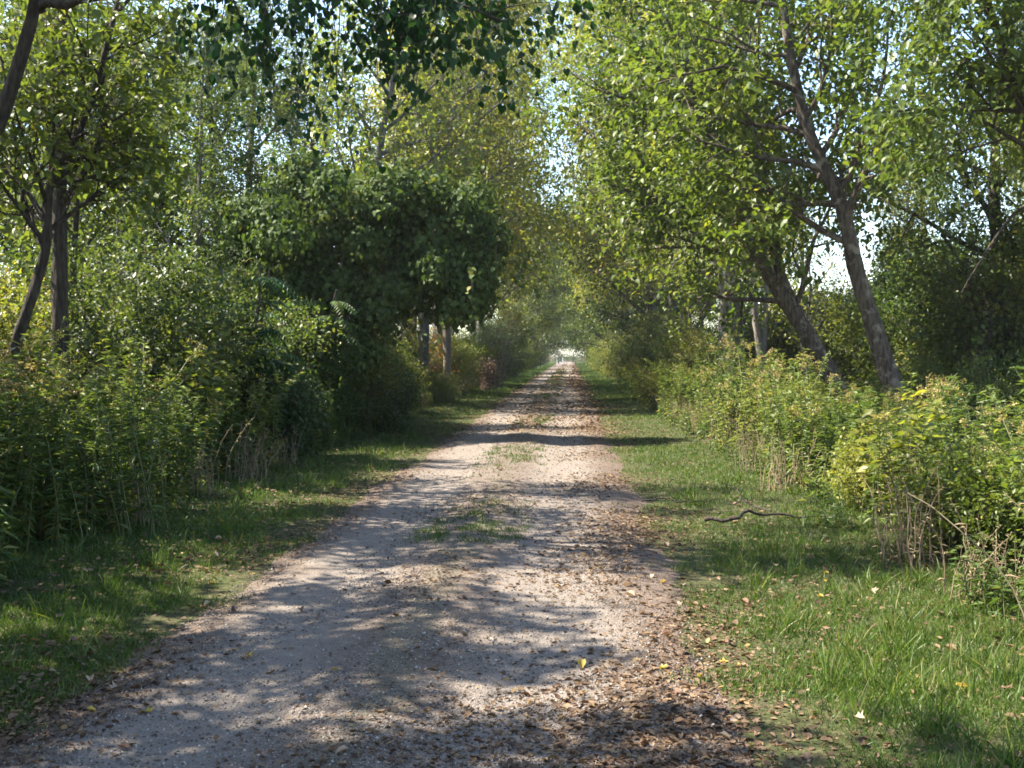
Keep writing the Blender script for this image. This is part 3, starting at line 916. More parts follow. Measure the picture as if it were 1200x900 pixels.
# nearer of the two: base at (5.2,17.5); leans left going up
leaning('leaning_tree', 'nearer leaning tree on the right, long grey-brown trunk with stub branches', 5.25, 17.5,
        [[(0.1, 0, -.2), (-.28, .05, 1.2), (-.75, .1, 2.7), (-1.05, .1, 3.9), (-1.55, .2, 5.1), (-1.85, .3, 6.6), (-2.1, .4, 8.4)]], [.165], 401,
        SP(BOX, n=[19, 6, 5], t0=[.4, .2, .1], bias=(-.02, .25, .08)), 8, .115, M['leaf_maple'], M['bark_brown'], OVAL, clear=.55)
leaning('leaning_tree', 'farther leaning tree on the right, stout dark trunk tilting left', 5.3, 20.5,
        [[(.1, 0, -.2), (-.55, 0, 1.2), (-1.25, .1, 2.4), (-1.95, .1, 3.5), (-2.6, .2, 5.0), (-3.1, .2, 6.6), (-3.4, .3, 8.6)],
         [(-1.05, .05, 2.05), (-1.45, .3, 3.2), (-1.7, .5, 4.6), (-1.8, .8, 6.5), (-1.7, 1.0, 8.2)]], [.185, .11], 402,
        SP(BOX, n=[15, 6, 5], t0=[.3, .2, .1], bias=(-.15, .25, .05)), 7, .115, M['leaf_maple'], M['bark_brown'], OVAL, clear=.55)
# dark maple behind them, out to the right edge
leaning('shady_tree', 'dark shaded maple at the right edge behind the leaning trunks', 7.9, 21.5,
        [[(0, 0, -.2), (-.1, 0, 1.5), (.2, .1, 3.2), (.1, 0, 5), (.3, 0, 8.5)]], [.2], 403,
        SP(BOX, n=[19, 7, 6], t0=[.3, .2, .1], len=[3.4, 1.5, .75], cone=.2), 8, .105, M['leaf_mid'], M['bark_dark'])
leaning('shady_tree', 'low dark maple bush at the right edge in front of the field', 8.2, 23.5,
        [[(0, 0, -.2), (-.1, 0, 1), (.2, .1, 2), (.1, 0, 3)], [(0, 0, -.2), (.5, 0, 1), (.9, .1, 2), (1.3, 0, 2.8)]], [.09, .07], 404,
        SP(BOX, n=[13, 6, 5], t0=[.1, .15, .1], len=[1.5, .9, .6], cone=.3), 8, .10, M['leaf_mid'], M['bark_dark'])
leaning('edge_tree', 'dark limb and leafy crown reaching in at the upper right edge', 6.95, 14.0,
        [[(0, 0, -.2), (-.3, 0, 1.6), (-.85, 0, 3.4), (-1.3, 0, 4.3), (-2.0, -.1, 6.2)], [(-.9, 0, 3.5), (-1.35, .3, 3.35), (-1.75, .4, 2.75), (-1.95, .5, 2.35)]], [.12, .025], 414,
        SP(BOX, n=[15, 7, 6], t0=[.66, .2, .1], len=[2.0, 1.1, .65], cone=.2, bias=(.2, .1, .1)), 7, .11, M['leaf_mid'], M['bark_dark'], bare=True)
# fat grey trunk and thin pale trunks farther on
leaning('grey_tree', 'thick smooth grey trunk beyond the goldenrod on the right', 4.45, 31.0,
        [[(0, 0, -.2), (0, 0, 3), (.1, 0, 6), (.2, 0, 9), (.3, 0, 13)]], [.36], 405,
        SP(TALL, n=[17, 6, 5], t0=[.28, .2, .1], len=[3.2, 1.5, .8]), 8, .11, M['leaf_yellow'], M['bark_grey'])
leaning('pale_tree', 'slim pale trunk leaning left just right of the thick grey trunk', 5.25, 29.0,
        [[(0, 0, -.2), (-.35, 0, 1.6), (-.55, 0, 3.2), (-.6, 0, 5), (-.9, 0, 7.5)]], [.11], 406,
        SP(TALL, n=[10, 5, 5], t0=[.5, .2, .1], len=[2, 1.1, .6]), 5, .10, M['leaf_yellow'], M['bark_pale'])
leaning('pale_tree', 'slim pale upright trunk between the grey trunk and leaning trees', 5.35, 31.0,
        [[(0, 0, -.2), (0, 0, 1.6), (.05, 0, 3.2), (0, 0, 5), (.1, 0, 7)]], [.085], 407,
        SP(TALL, n=[10, 5, 5], t0=[.5, .2, .1], len=[2, 1.1, .6]), 5, .10, M['leaf_yellow'], M['bark_pale'])
leaning('pale_tree', 'crooked thin grey sapling beside the farther leaning trunk', 5.6, 27.0,
        [[(0, 0, -.2), (.1, 0, 1.0), (-.05, 0, 1.9), (.15, 0, 3), (0, 0, 5)]], [.05], 408,
        SP(TALL, n=[9, 5, 4], t0=[.4, .2, .1], len=[1.4, .8, .5]), 3, .10, M['leaf_maple'], M['bark_grey'])
# half-bare tree whose pale twigs reach over the trail from the right
leaning('half_bare_tree', 'half-bare tree with pale twigs reaching over the trail', 3.9, 26.0,
        [[(0, 0, -.2), (-.2, 0, 2), (-.6, 0, 4), (-1.3, 0, 6), (-2.2, 0, 8.4)]], [.13], 409,
        SP(TALL, n=[15, 7, 6], t0=[.35, .2, .1], len=[3.2, 1.5, .9], bias=(-.35, -.1, .0), trop=[0, .0, .0, 0]), 3, .11, M['leaf_yellow'], M['twig_pale'])

# left: straight grey trunk; thin dark leaning trunk; big tree whose bough hangs over the trail
leaning('straight_tree', 'straight grey trunk standing among the left shrubs', -6.1, 13.0,
        [[(0, 0, -.2), (0, 0, 2), (.02, 0, 4), (.08, 0, 6.5), (.1, 0, 9.5)]], [.112], 410,
        SP(TALL, n=[13, 6, 5], t0=[.34, .2, .1], len=[2.3, 1.2, .7], bias=(.1, .3, 0)), 5, .10, M['leaf_mid'], M['bark_dark'], OVAL, clear=.7)
leaning('leaning_sapling', 'thin dark sapling leaning right at the left edge', -6.1, 11.0,
        [[(.0, 0, -.2), (.2, 0, .7), (.42, 0, 1.5), (.78, 0, 2.55), (.86, 0, 3.3), (1.25, 0, 4.0), (1.6, .1, 5.4)],
         [(.8, 0, 2.6), (.55, .1, 3.0), (.48, .1, 3.5), (.3, .1, 4.6)]], [.075, .035], 411,
        SP(TALL, n=[13, 6, 4], t0=[.5, .15, .1], len=[1.6, .8, .5], bias=(.25, .2, 0)), 3, .095, M['leaf_mid'], M['bark_dark'], OVAL, clear=.3)

def bough_tree():
    rg = np.random.RandomState(412)
    W, A, H = Tubes(), [], []
    S = SP(TALL, n=[9, 6, 5], t0=[.66, .2, .1], len=[2.2, 1.1, .7])
    tk = polyline([(-.3, 0, -.2), (.3, 0, 1.5), (.75, 0, 3.2), (1.1, 0, 3.95), (1.45, -.1, 5.0), (1.7, -.2, 6.2), (2.0, -.3, 8.5)], 24, .012, rg)
    rad = trunk_rad(24, .085, .04)
    W.add(tk, rad, 10)
    spawn(W, A, rg, tk, rad, 0, S, 8)
    # the bough: leaves the trunk at head height of the crown and runs out over the trail
    b = polyline([(1.35, -.05, 4.75), (1.7, -.2, 4.72), (2.5, -.6, 4.7), (3.5, -.9, 4.66), (4.7, -1.1, 4.55), (5.7, -1.2, 4.2)], 20, .02, rg)
    W.add(b, np.linspace(.045, .01, 20), 7)
    B = SP(TALL, levels=2, n=[17, 6], t0=[.52, .1], len=[.95, .5], ang=[60, 55], wander=[.1, .16, .2], trop=[0, -.03, -.05], seg=[.3, .2, .13], rmax=[.014, .005], cone=.25)
    spawn(W, H, rg, b, np.linspace(.05, .01, 20), 0, B, 4)
    # a second bough just above, filling the top of the picture
    b2 = polyline([(1.6, -.15, 5.6), (2.4, -.5, 5.1), (3.4, -.9, 5.05), (4.7, -1.2, 4.85), (5.6, -1.3, 4.5)], 18, .02, rg)
    W.add(b2, np.linspace(.05, .012, 18), 6)
    spawn(W, H, rg, b2, np.linspace(.04, .01, 18), 0, B, 4)
    # strands that hang from the bough
    for k in range(26):
        f = rg.uniform(.54, .9)
        p = b[int(f * 19)]
        L = rg.uniform(.45, 1.15) * (1.45 if .58 < f < .78 else .8)
        n = 9
        u = np.linspace(0, 1, n)
        st = p + np.stack([.12 * rg.normal() * u + .05 * np.sin(u * 5 + k), .12 * rg.normal() * u, -L * u], -1)
        W.add(st, np.linspace(.006, .0025, n), 4, cap=False)
        tw = rg.rand()
        for q in range(1, n):
            H.append((st[q], np.array([0, 0, -1.0]), tw))
    ob = single('overhanging_tree', 'tree at the left edge whose dark heart-leaved bough overhangs the trail', 'tree', -6.25, 10.0)
    link('trunk', W.mesh('overhanging_tree_trunk', M['bark_dark']), ob)
    LV = Leaves()
    LV.add(*foliate(A, rg, 3, .09, LEAF, .35, .12))
    link('crown', LV.mesh('overhanging_tree_crown', M['leaf_mid']), ob)
    LH = Leaves()
    P, d, nr, sz, tm, t = foliate(H, rg, 4, .064, HEART, .9, .09, .4, 1.0)
    LH.add(P, d, nr, sz, tm, t)
    hb = link('bough_leaves', LH.mesh('overhanging_bough', M['leaf_bough']), ob)
    hb['label'] = 'dark heart-shaped leaves hanging from the bough'
bough_tree()

def vine_mass():
    """leaning tree smothered in vines: overlapping leaves over several mounds, strands hanging underneath"""
    rg = np.random.RandomState(413)
    W, LV = Tubes(), Leaves()
    base = np.array([-5.4, 21.0, 0])
    for tk, r in (([(0, 0, -.2), (.5, 0, 1.6), (1.3, -.1, 3.0), (2.6, -.3, 3.7), (3.7, -.4, 3.7)], .13), ([(.1, .1, -.2), (.2, .2, 2), (.5, .2, 3.8), (1.1, 0, 4.4)], .1), ([(-.2, 0, -.2), (-.8, .1, 2), (-1.1, .1, 3.6)], .08)):
        pts = polyline(tk, 14, .03, rg)
        W.add(pts, np.linspace(r, .03, 14), 8)
    mounds = [((.4, 0, 3.55), (1.35, 1.3, 1.0)), ((1.6, -.2, 3.75), (1.25, 1.2, .95)), ((2.8, -.4, 3.65), (1.15, 1.1, .85)), ((3.55, -.45, 3.2), (.75, .8, .75)),
              ((-.7, .1, 3.3), (1.1, 1.1, 1.0)), ((.2, .1, 2.4), (1.25, 1.1, 1.0)), ((1.3, -.1, 4.35), (.8, .8, .5)), ((1.35, .1, 2.2), (.85, .9, 1.0)), ((.9, 0, 1.1), (.9, .8, 1.0)), ((2.35, -.3, 2.9), (.5, .7, .45)), ((3.7, -.5, 2.75), (.4, .5, .5)), ((2.2, -.2, 4.45), (.55, .6, .4)), ((.4, 0, 4.5), (.6, .7, .5)), ((3.3, -.4, 4.25), (.5, .6, .4))]
    cores = [(c, tuple(q * .74 for q in rr)) for c, rr in mounds]
    clumps = []
    for k in range(95):
        c, rr = mounds[rg.randint(len(mounds))]
        dv = norm(rg.normal(size=3) + np.array([0, -.25, .1]))
        q = rg.uniform(.16, .5)
        p = np.array(c) + dv * np.array(rr) * rg.uniform(.72, 1.22)
        clumps.append((tuple(p), (q * rg.uniform(.8, 1.5), q, q * rg.uniform(.7, 1.2))))
    for c, rr in cores + clumps:
        n = int((2500 if rr[0] > .5 else 3000) * (rr[0] * rr[2]) ** .9)
        dv = norm(rg.normal(size=(n, 3)))
        lump = 1 + .2 * np.sin(dv[:, 0] * 6 + c[0] * 3) * np.sin(dv[:, 2] * 7 + c[0]) + .15 * np.sin(dv[:, 1] * 9 + dv[:, 2] * 5) + .1 * np.sin(dv[:, 0] * 14 + dv[:, 2] * 11 + c[0])
        sh = (rg.uniform(.7, 1.02, n) + .16 * (rg.rand(n) ** 5)) * lump
        P = np.array(c) + dv * np.array(rr) * sh[:, None]
        d = norm(np.array([0, 0, -1.0]) + rg.normal(size=(n, 3)) * .45 + dv * .35)
        nr = norm(dv + rg.normal(size=(n, 3)) * .45 + np.array([0, 0, .35]))
        cl = .5 + .5 * np.sin(P[:, 0] * 3.1 + P[:, 1] * 1.7) * np.sin(P[:, 2] * 3.3 + 1)
        LV.add(P, d, nr, rg.uniform(.055, .11, n), HEART, np.clip(.65 * rg.rand(n) + .3 * cl, 0, 1))
    for k in range(150):
        c, rr = mounds[rg.randint(len(mounds))]
        dv = norm(rg.normal(size=3) + np.array([0.1, -.2, .6]))
        p = np.array(c) + dv * np.array(rr) * .95
        L = rg.uniform(.3, 1.0)
        u = np.linspace(0, 1, 8)
        st = p + dv * L * u[:, None] + np.stack([.1 * rg.normal() * u, .1 * rg.normal() * u, -L * .7 * u ** 2 + .15 * u], -1)
        W.add(st, np.linspace(.006, .003, 8), 3, cap=False)
        n = 16
        q = st[rg.randint(1, 8, n)] + rg.normal(size=(n, 3)) * .05
        LV.add(q, np.array([0, 0, -.6]) + dv * .4 + rg.normal(size=(n, 3)) * .5, UP * .6 + dv * .4 + rg.normal(size=(n, 3)) * .5, rg.uniform(.05, .11, n), HEART, np.clip(.25 + .75 * rg.rand(n), 0, 1))
    for k in range(90):
        x = rg.uniform(-1.2, 4.1)
        zb = 2.75 + .25 * rg.normal() + (.25 if x > 2.4 else 0)
        L = rg.uniform(.3, 1.0) * rg.uniform(.6, 1.35)
        n = 18
        u = rg.rand(n)
        y0 = rg.uniform(-1.1, .3) - .3
        st = np.stack([x + .06 * np.sin(u * 6 + k), y0 + 0 * u, zb + .3 - L * u], -1)
        W.add(np.stack([np.full(5, x), np.full(5, y0), np.linspace(zb + .5, zb + .3 - L, 5)], -1) + rg.normal(size=(5, 3)) * .02, np.linspace(.006, .003, 5), 3, cap=False)
        LV.add(st, np.array([0, 0, -1.0]) + rg.normal(size=(n, 3)) * .4, rg.normal(size=(n, 3)) + np.array([0, -.6, .3]), rg.uniform(.06, .11, n), HEART, rg.rand(n) * .8)
    ob = single('vine_draped_tree', 'leaning tree smothered in dark vines, bulging over the left verge', 'tree', base[0], base[1])
    link('trunk', W.mesh('vine_tree_trunk', M['bark_dark']), ob)
    f = link('vine_foliage', LV.mesh('vine_foliage', M['leaf_vine']), ob)
vine_mass()

# ------------------------------------------------------------------ rows of plants
pr = PR
def row(side, protos, y0, y1, step, x0, x1, s0, s1, group, jit=.4):
    y = y0
    while y < y1:
        x = pr.uniform(x0, x1) * side
        p = pr.choices([a for a, _ in protos], [b for _, b in protos])[0]
        place(p, x, y + pr.uniform(-jit, jit) * step, None, pr.uniform(s0, s1), group=group)
        y += step * pr.uniform(.8, 1.2) * (1 + max(0, y - 40) / 60)

# left hedge, front to back
row(-1, [(W_shade, 4), (W_green, 4), (W_gold, .5)], 5.6, 15, .8, 4.25, 4.75, .85, 1.1, 'weeds along the left hedge')
row(-1, [(S_low, 3), (W_shade, 3), (W_low, 1)], 15, 25, 1.4, 4.3, 4.9, .8, 1.1, 'low plants along the left hedge')
place(W_gold, -3.95, 9.3, 0.4, 1.0, group='weeds along the left hedge')
place(W_gold2, -4.35, 9.9, 1.4, 1.12, group='weeds along the left hedge')
row(-1, [(W_low, 3), (W_dry, 1.3)], 6, 40, 1.6, 3.9, 4.25, .6, 1.0, 'low weeds at the foot of the left hedge')
row(-1, [(S_dark2, 4), (S_olive, 2), (S_low, 2)], 7.5, 13, 1.5, 5.1, 5.7, .5, .68, 'shrubs of the left hedge')
row(-1, [(S_dark2, 4), (S_dark, 3), (S_olive, 2)], 14.2, 25, 1.7, 5.0, 5.8, .85, 1.1, 'shrubs of the left hedge')
row(-1, [(S_olive, 2.5), (S_yellow, 1.5), (S_gold, .6), (S_dark2, 4)], 8, 36, 2.0, 7.0, 8.6, 1.0, 1.5, 'shrubs behind the left hedge')
for (px, y, s) in ((-4.55, 19.2, 1.0), (-4.75, 16.5, 1.1), (-4.9, 23.5, 1.0)):
    place(SUMAC, px, y, None, s, group='sumacs of the left hedge')
# beyond the vine tree
row(-1, [(S_olive, 3), (S_yellow, 3), (S_gold, 1), (S_dark2, 1)], 26.5, 41, 2.0, 5.7, 6.6, .8, 1.1, 'shrubs of the far left hedge')
row(-1, [(S_olive, 3), (S_yellow, 3), (S_gold, 1), (S_dark2, 2)], 42.5, 60, 2.2, 4.9, 5.8, .8, 1.1, 'shrubs of the far left hedge')
row(-1, [(W_gold2, 2), (W_pale, 3), (W_low, 2), (W_dry, 1)], 25, 42, 1.2, 4.2, 5.0, .5, .75, 'weeds along the far left hedge')
row(-1, [(W_gold2, 2), (W_pale, 2), (W_green, 1), (W_dry, 1)], 43, 64, 2.2, 4.0, 4.6, .8, 1.1, 'weeds along the far left hedge')
row(-1, [(S_dark, 3), (S_dark2, 3), (S_olive, 2), (S_yellow, 1)], 56, 165, 3.4, 3.7, 5.2, .9, 1.3, 'shrubs of the far left hedge')
# right hedge
row(1, [(W_gold, 3), (W_green, 5), (W_gold2, 2), (W_pale, 2), (W_broad, 2.5), (W_dry, 1.5), (S_lowy, 1)], 5.4, 17, .66, 2.95, 3.6, .6, 1.0, 'weeds along the right hedge')
row(1, [(W_gold, 3), (W_green, 3), (W_gold2, 2), (S_lowy, 2), (W_broad, 1.5)], 6, 18, 1.1, 3.9, 4.8, .65, .92, 'weeds behind the right hedge front')
row(1, [(W_gold, 3), (W_gold2, 4), (W_pale, 3), (W_green, 3), (S_lowy, 2)], 17, 44, 1.2, 2.7, 3.5, .75, 1.2, 'weeds along the right hedge')
row(1, [(W_gold2, 3), (S_lowy, 2), (S_yellow, 1.4), (W_green, 1)], 19, 44, 1.6, 3.6, 4.4, .75, 1.0, 'plants behind the right hedge front')
row(1, [(S_olive, 3), (S_yellow, 3), (S_dark2, 1.5)], 21, 46, 1.5, 7.2, 12.0, 1.1, 1.6, 'shrubs behind the leaning trunks')
row(1, [(S_yellow, 2), (S_olive, 2), (S_gold, .6)], 42, 70, 4, 8, 13, 1.1, 1.6, 'shrubs behind the leaning trunks')
row(1, [(W_dry, 3), (W_low, 3)], 5.8, 34, .9, 2.4, 2.9, .6, 1.1, 'low weeds at the foot of the right hedge')
row(1, [(S_yellow, 3), (S_olive, 2), (S_dark2, 1)], 9, 24, 2.4, 6.0, 7.2, .45, .62, 'shrubs behind the right hedge')
row(1, [(S_yellow, 4), (S_olive, 3), (S_gold, 1), (S_dark2, 1)], 34, 70, 2.4, 3.1, 4.6, .8, 1.15, 'shrubs of the far right hedge')
row(1, [(S_yellow, 3), (S_dark2, 3), (S_olive, 3), (S_dark, 1)], 68, 165, 3.4, 2.7, 4.4, .9, 1.3, 'shrubs of the far right hedge')
for (x, y, s) in ((2.75, 8.9, 1.0), (2.95, 10.6, .85), (3.0, 13.5, .8)):
    place(W_broad, x, y, None, s, group='broad-leaved plants by the right verge')

# trees: left rows
def trees(side, spots, group):
    for (x, y, p, s) in spots:
        place(p, x * side, y, None, s, group=group)
trees(-1, [(8.0, 25, T_mid, .9), (12.4, 24.6, T_mid, .95), (11.0, 28, T_dark, 1.0), (13.6, 27, T_mid, 1.05), (9.6, 23.0, T_olive, .8), (7.4, 21.6, T_olive, .72), (10.5, 35, T_mid, 1.2)], 'trees behind the left hedge')
def arch(side, spots, group):
    for (x, y, p, s) in spots:
        place(p, x * side, y, (PR.uniform(-.5, .5) + (0 if side < 0 else math.pi)), s, group=group)
arch(-1, [(4.9, 36.5, A_yellow, 1.05), (5.6, 47, A_yellow, 1.25), (4.7, 57, A_yellow, 1.25), (6.2, 32, A_yellow, 1.0), (6.0, 40, A_yellow, 1.15), (6.2, 51, A_yellow, 1.2), (5.6, 63, A_yellow, 1.15), (4.9, 75, A_mid, .95),
          (4.6, 86, A_olive, 1.1), (4.2, 95, A_dark, 1.0), (4.2, 102, A_mid, 1.2), (4.0, 113, A_dark, 1.2), (4.0, 125, A_mid, 1.2), (3.9, 138, A_dark, 1.2), (3.9, 151, A_mid, 1.2), (3.9, 164, A_yellow, 1.1), (4.2, 185, A_mid, 1.2), (4.2, 205, A_dark, 1.2)],
     'trees along the left of the trail')
trees(-1, [(3.9, 68, T_gold, .55), (10, 44, T_mid, 1.3), (9.5, 54, T_yellow2, 1.3), (9.5, 68, T_mid, 1.4), (9.5, 90, T_mid, 1.4), (9.5, 112, T_olive, 1.4)], 'trees along the left of the trail')
arch(1, [(5.4, 36, A_yellow, .95), (3.9, 41, A_yellow, 1.15), (3.5, 47, A_yellow, 1.2), (5.2, 49, A_yellow, 1.05), (4.4, 56, A_mid, .85), (4.6, 63, A_yellow, 1.15), (4.0, 71, A_dark, .95), (4.0, 80, A_yellow, 1.15),
          (3.6, 89, A_mid, 1.1), (3.4, 99, A_dark, 1.15), (3.4, 110, A_yellow, 1.2), (3.2, 122, A_mid, 1.2), (3.1, 135, A_dark, 1.2), (3.1, 148, A_mid, 1.2), (3.0, 162, A_yellow, 1.1), (3.2, 180, A_mid, 1.2), (3.2, 203, A_mid, 1.2)],
     'trees along the right of the trail')
trees(1, [(9.0, 20.4, T_mid, .62), (10.6, 24.5, T_mid, .8), (9.6, 33, T_yellow2, .6), (7.2, 34.5, T_olive, .75), (11.5, 36, T_mid, .9), (13.5, 33, T_olive, .8), (3.9, 38, T_sparse, .8), (8.8, 52, T_yellow, .9), (8.4, 72, T_mid, 1.0), (8.2, 95, T_yellow, 1.0)], 'trees along the right of the trail')
for (x, y, q) in ((-5.0, .9, 1.5), (-5.2, 2.6, 1.6), (-6.1, 3.9, 1.3)):  # tall shrubs out of view, added for the fine leaf shadows they cast
    place(S_olive, x, y, None, q, group='shrubs of the left hedge')
trees(-1, [(6.9, 1.6, T_light, .95), (6.1, 2.9, T_light, .9), (7.5, 4.7, T_light, .95), (5.7, 3.7, T_light, 1.0), (6.5, 5.4, T_light, .8), (7.9, 9.4, T_light, .9), (7.2, 7.4, T_light, .85), (7.6, 16.5, T_light, .7)], 'trees behind the left hedge')  # mostly out of view; put in to dapple the near trail with shade
place(S_red, -4.75, 39.5, None, 1.0)
for (x, y, p, q) in ((3.6, 8.2, W_green, 1.2), (2.75, 13.6, W_gold2, 1.2), (2.8, 16.6, W_gold2, 1.3), (3.0, 19.4, W_gold, 1.25), (4.3, 9.0, W_pale, 1.35), (3.1, 23.0, W_gold2, 1.5), (3.3, 6.7, W_pale, 1.35)):
    place(p, x, y, None, (q * .8, q * .8, q), group='weeds that stand above the right hedge')
for (x, y, p, q) in ((-4.6, 8.6, W_gold, 1.2), (-4.7, 11.2, W_pale, 1.5), (-4.5, 12.8, W_broad, 1.3), (-4.9, 9.8, W_broad, 1.35)):
    place(p, x, y, None, (q * .8, q * .8, q), group='weeds that stand above the left hedge')
place(S_dead, -3.55, 47.5, None, 1.0)
place(S_bare, -3.5, 53.0, None, 1.15)
for (x, y, p, q) in ((-4.5, 20.2, S_dark2, .8), (-4.1, 21.6, S_olive, .7), (-4.0, 23.0, S_dark2, .62), (-4.3, 24.4, S_yellow, .7), (-3.9, 22.2, S_low, .9), (-4.4, 26.5, S_olive, .65), (-4.5, 29.0, S_yellow, .6)):
    place(p, x, y, None, q, group='shrubs of the left hedge')
place(S_bare, -5.1, 36.0, None, .9)
for (x, y, p, q) in ((-4.05, 36.8, W_pale, .8), (-4.4, 37.4, W_gold2, .75), (-4.7, 36.2, S_lowy, .9), (-4.0, 38.3, W_dry, 1.0), (-3.85, 35.2, W_pale, .7)):
    place(p, x, y, None, q, group='weeds along the far left hedge')

# woodland that closes the view behind the rows: one mass
def woodland(name, label, boxes, seed):
    rg = np.random.RandomState(seed)
    LV = Leaves()
    for (x0, x1, y0, y1, h, n) in boxes:
        k = max(int(n / 90), 1)
        cx, cy, cz = rg.uniform(x0, x1, k), rg.uniform(y0, y1, k), h * rg.rand(k) ** 1.1
        idx = rg.randint(0, k, n)
        P = np.stack([cx[idx], cy[idx], cz[idx]], -1) + rg.normal(size=(n, 3)) * np.array([.6, .6, .42])
        P[:, 2] = np.abs(P[:, 2])
        LV.add(P, norm(rg.normal(size=(n, 3)) + np.array([0, 0, -.3])), norm(rg.normal(size=(n, 3)) * .6 + UP), rg.uniform(.09, .2, n), LEAF, .5 * rg.rand(n) + .5 * (rg.rand(k)[idx]))
    o = link(name, LV.mesh(name, M['leaf_mid']))
    o['kind'] = 'stuff'; o['label'] = label; o['category'] = 'woodland'
woodland('far_woodland', 'mass of leafy woodland closing the view behind the left trees', [(-30, -14, 8, 60, 9, 130000), (-26, -11, 60, 190, 10, 50000), (-14, 14, 225, 240, 15, 130000), (9, 16, 60, 190, 8, 30000)], 500)

# ------------------------------------------------------------------ post, gate, fallen branch, house
def weathered_post():
    rg = np.random.RandomState(601)
    W = Tubes()
    pts = polyline([(0, 0, -.3), (0.01, 0, 1.5), (.0, 0, 2.8), (.02, 0, 3.55)], 18, .006, rg)
    W.add(pts, np.full(18, .14) * np.linspace(1.06, .94, 18), 14)
    ob = single('weathered_post', 'weathered grey-brown wooden pole stub standing in the left hedge', 'post', -4.35, 39.0)
    link('shaft', W.mesh('post_shaft', M['post_wood']), ob)
    # splintered top
    W2 = Tubes()
    for k in range(7):
        a = k * .9
        W2.add([(0.02 + .09 * math.cos(a), .09 * math.sin(a), 3.5), (.02 + .1 * math.cos(a), .1 * math.sin(a), 3.55 + rg.uniform(.05, .3))], [.04, .01], 5)
    link('splintered_top', W2.mesh('post_top', M['post_wood']), ob)
weathered_post()

def box_np(bl, c, s):
    c, s = np.array(c, float), np.array(s, float) / 2
    v = np.array([(a, b, d) for a in (-1, 1) for b in (-1, 1) for d in (-1, 1)], float) * s + c
    f = np.array([(0, 1, 3, 2), (4, 6, 7, 5), (0, 4, 5, 1), (2, 3, 7, 6), (0, 2, 6, 4), (1, 5, 7, 3)])
    bl.append((v, f))
def box_obj(name, boxes, mat, parent):
    bl = []
    for c, s in boxes:
        box_np(bl, c, s)
    V = np.concatenate([b[0] for b in bl])
    F = np.concatenate([b[1] + 8 * k for k, b in enumerate(bl)])
    me = mesh_np(name, V, [F], mat)
    o = link(name, me, parent)
    bv = o.modifiers.new('edge', 'BEVEL')
    bv.width = .012
    bv.segments = 2
    return o
g = single('white_barrier', 'white painted barrier with two posts at the far end of the trail', 'barrier', -1.6, 172)
box_obj('post', [((-.55, 0, .62), (.2, .2, 1.24))], M['white_paint'], g)
box_obj('post', [((.55, 0, .62), (.2, .2, 1.24))], M['white_paint'], g)
box_obj('rail', [((0, 0, .35), (.9, .08, .2))], M['white_paint'], g)
g.scale = (.8, .8, .8)

def fallen_branch(name, label, x, y, pts, r, sub, seed, mat):
    rg = np.random.RandomState(seed)
    W = Tubes()
    p = polyline(pts, 16, .012, rg)
    W.add(p, np.linspace(r, r * .35, 16), 8)
    ob = single(name, label, 'branch', x, y)
    link('branch', W.mesh(name + '_main', mat), ob)
    for s in sub:
        W2 = Tubes()
        W2.add(polyline(s, 8, .01, rg), np.linspace(r * .5, r * .2, 8), 6)
        link('twig', W2.mesh(name + '_twig', mat), ob)
fallen_branch('fallen_branch', 'dark fallen branch lying on the right verge grass', 2.0, 10.4,
              [(-.75, -.05, .03), (-.5, -.1, .05), (-.33, .05, .1), (-.12, .12, .06), (.15, .1, .045), (.5, .05, .05)], .019,
              [[(-.3, .05, .16), (-.42, .2, .28), (-.55, .25, .36)], [(-.1, .15, .09), (-.3, .5, .12), (-.5, .7, .08)]], 610, M['bark_dark'])
fallen_branch('fallen_branch', 'thin dark twig at the right edge of the gravel', .95, 11.6,
              [(-.2, 0, .06), (0, .05, .09), (.3, .0, .07), (.6, .1, .05)], .011, [[(0, .05, .09), (.1, .2, .12), (.3, .3, .1)]], 611, M['bark_dark'])

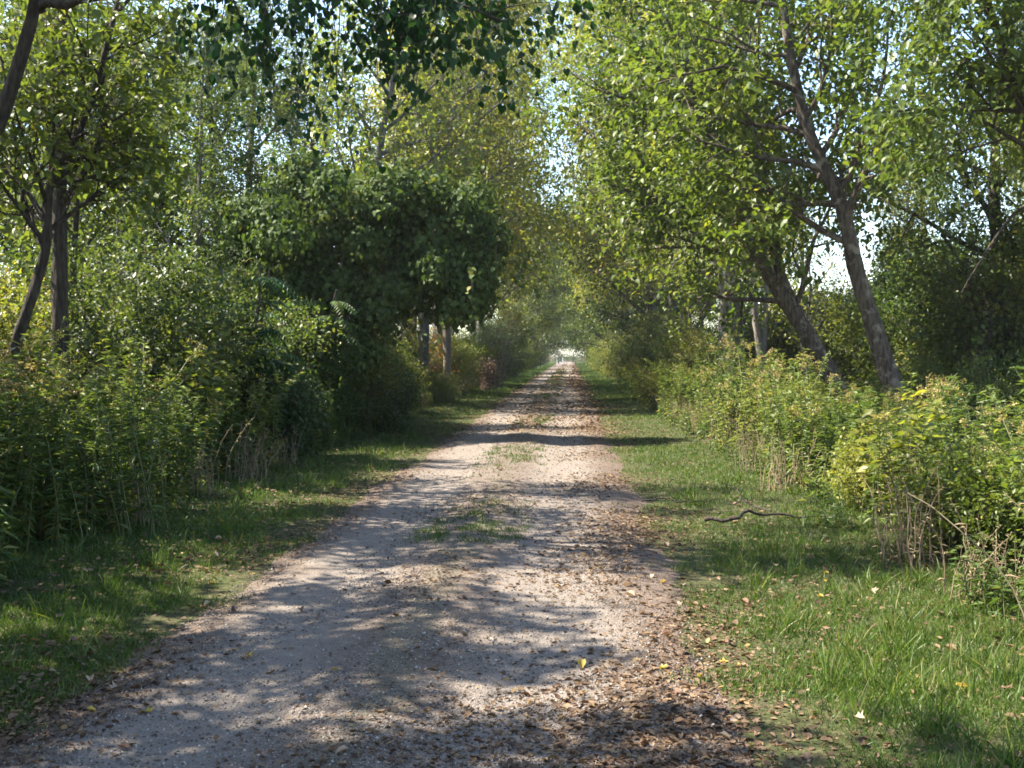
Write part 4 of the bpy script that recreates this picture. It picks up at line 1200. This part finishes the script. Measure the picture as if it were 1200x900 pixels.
def house():
    h = single('pale_house', 'pale siding house with grey gable roof seen through the right trees', 'house', 33, 76, R(-12))
    box_obj('wall', [((0, 0, 1.7), (12, 8, 3.4))], M['siding'], h)
    # gable roof with thickness
    L, Wd, z0, z1, th = 6.5, 4.6, 3.35, 6.0, .18
    V, F = [], []
    for sgn in (-1, 1):
        b = len(V)
        V += [(-L, sgn * Wd, z0), (L, sgn * Wd, z0), (L, sgn * .005, z1), (-L, sgn * .005, z1), (-L, sgn * Wd, z0 + th), (L, sgn * Wd, z0 + th), (L, sgn * .005, z1 + th), (-L, sgn * .005, z1 + th)]
        F += [tuple(b + k for k in q) for q in ((0, 1, 2, 3), (4, 5, 6, 7), (0, 1, 5, 4), (1, 2, 6, 5), (2, 3, 7, 6), (3, 0, 4, 7))]
    link('roof', mesh_np('house_roof', V, [np.array(F)], M['shingle']), h)
    link('gable', mesh_np('house_gable', [(-6, -4, 3.4), (-6, 4, 3.4), (-6, 0, 5.7), (-5.8, -4, 3.4), (-5.8, 4, 3.4), (-5.8, 0, 5.7)],
                          [np.array([(0, 1, 2), (3, 5, 4)]), np.array([(0, 3, 4, 1), (1, 4, 5, 2), (2, 5, 3, 0)])], M['siding']), h)
    for x in (-4, -1.6, 3.6):
        f = box_obj('window', [((x - .6, -4.03, 1.9), (.1, .1, 1.4)), ((x + .6, -4.03, 1.9), (.1, .1, 1.4)), ((x, -4.03, 2.65), (1.3, .1, .1)), ((x, -4.03, 1.15), (1.3, .12, .1))], M['white_paint'], h)
        box_obj('pane', [((x, -4.02, 1.9), (1.1, .05, 1.4))], M['glass_dark'], f)
    d = box_obj('door', [((1.2, -4.03, 1.05), (1, .08, 2.1))], M['door_paint'], h)
    box_obj('handle', [((1.55, -4.1, 1.05), (.05, .06, .14))], M['white_paint'], d)
house()

# ------------------------------------------------------------------ labels: each copy is told apart by kind, side, landmark and count
LM_L = [(0, 'near the camera'), (13.2, 'past the straight grey trunk'), (21.5, 'past the vine-draped tree'), (39.2, 'past the wooden pole stub'), (48, 'past the withered brown shrub'), (90, 'near the far barrier')]
LM_R = [(0, 'before the fallen branch'), (10.4, 'past the fallen branch'), (17.5, 'past the leaning trunks'), (31.2, 'past the thick grey trunk'), (60, 'far down the trail')]
cnt = {}
for ob, look, x, y in sorted(REG, key=lambda r: r[3]):
    lm = LM_L if x < 0 else LM_R
    where = [w for d, w in lm if d <= max(y, 0)][-1]
    ax = abs(x + .75)
    depth = 'at the verge' if ax < 4.1 else ('behind' if ax < 6.2 else 'far back')
    key = (look, x < 0, where, depth)
    cnt[key] = cnt.get(key, 0) + 1
    ob['label'] = f"{look}, {ORD[cnt[key] - 1]} {depth} on {'left' if x < 0 else 'right'}, {where}"
for ob in list(bpy.data.objects):
    if 'look' in ob:
        del ob['look']
for p in (T_light, A_yellow, A_mid, A_dark, A_olive, T_yellow, T_yellow2, T_mid, T_dark, T_olive, T_sparse, T_gold, S_dark, S_dark2, S_olive, S_yellow, S_gold, S_red, S_low, S_lowy, S_dead, S_bare,
          W_gold, W_gold2, W_green, W_shade, W_pale, W_broad, W_dry, W_low, SUMAC):
    if p.name not in USED:
        for c in list(p.children):
            bpy.data.objects.remove(c)
        bpy.data.objects.remove(p)

# ------------------------------------------------------------------ air
def haze():
    bl = []
    box_np(bl, (0, 320, 9), (604, 764, 20.5))
    m, nt, out = new_mat('haze')
    v = nt.nodes.new('ShaderNodeVolumePrincipled')
    v.inputs['Color'].default_value = (.93, .96, 1, 1)
    v.inputs['Density'].default_value = .0003
    v.inputs['Anisotropy'].default_value = .35
    nt.links.new(v.outputs[0], out.inputs['Volume'])
    o = link('haze', mesh_np('haze', bl[0][0], [bl[0][1]], m))
    o['kind'] = 'stuff'; o['label'] = 'thin pale haze in the air along the trail'; o['category'] = 'haze'
haze()
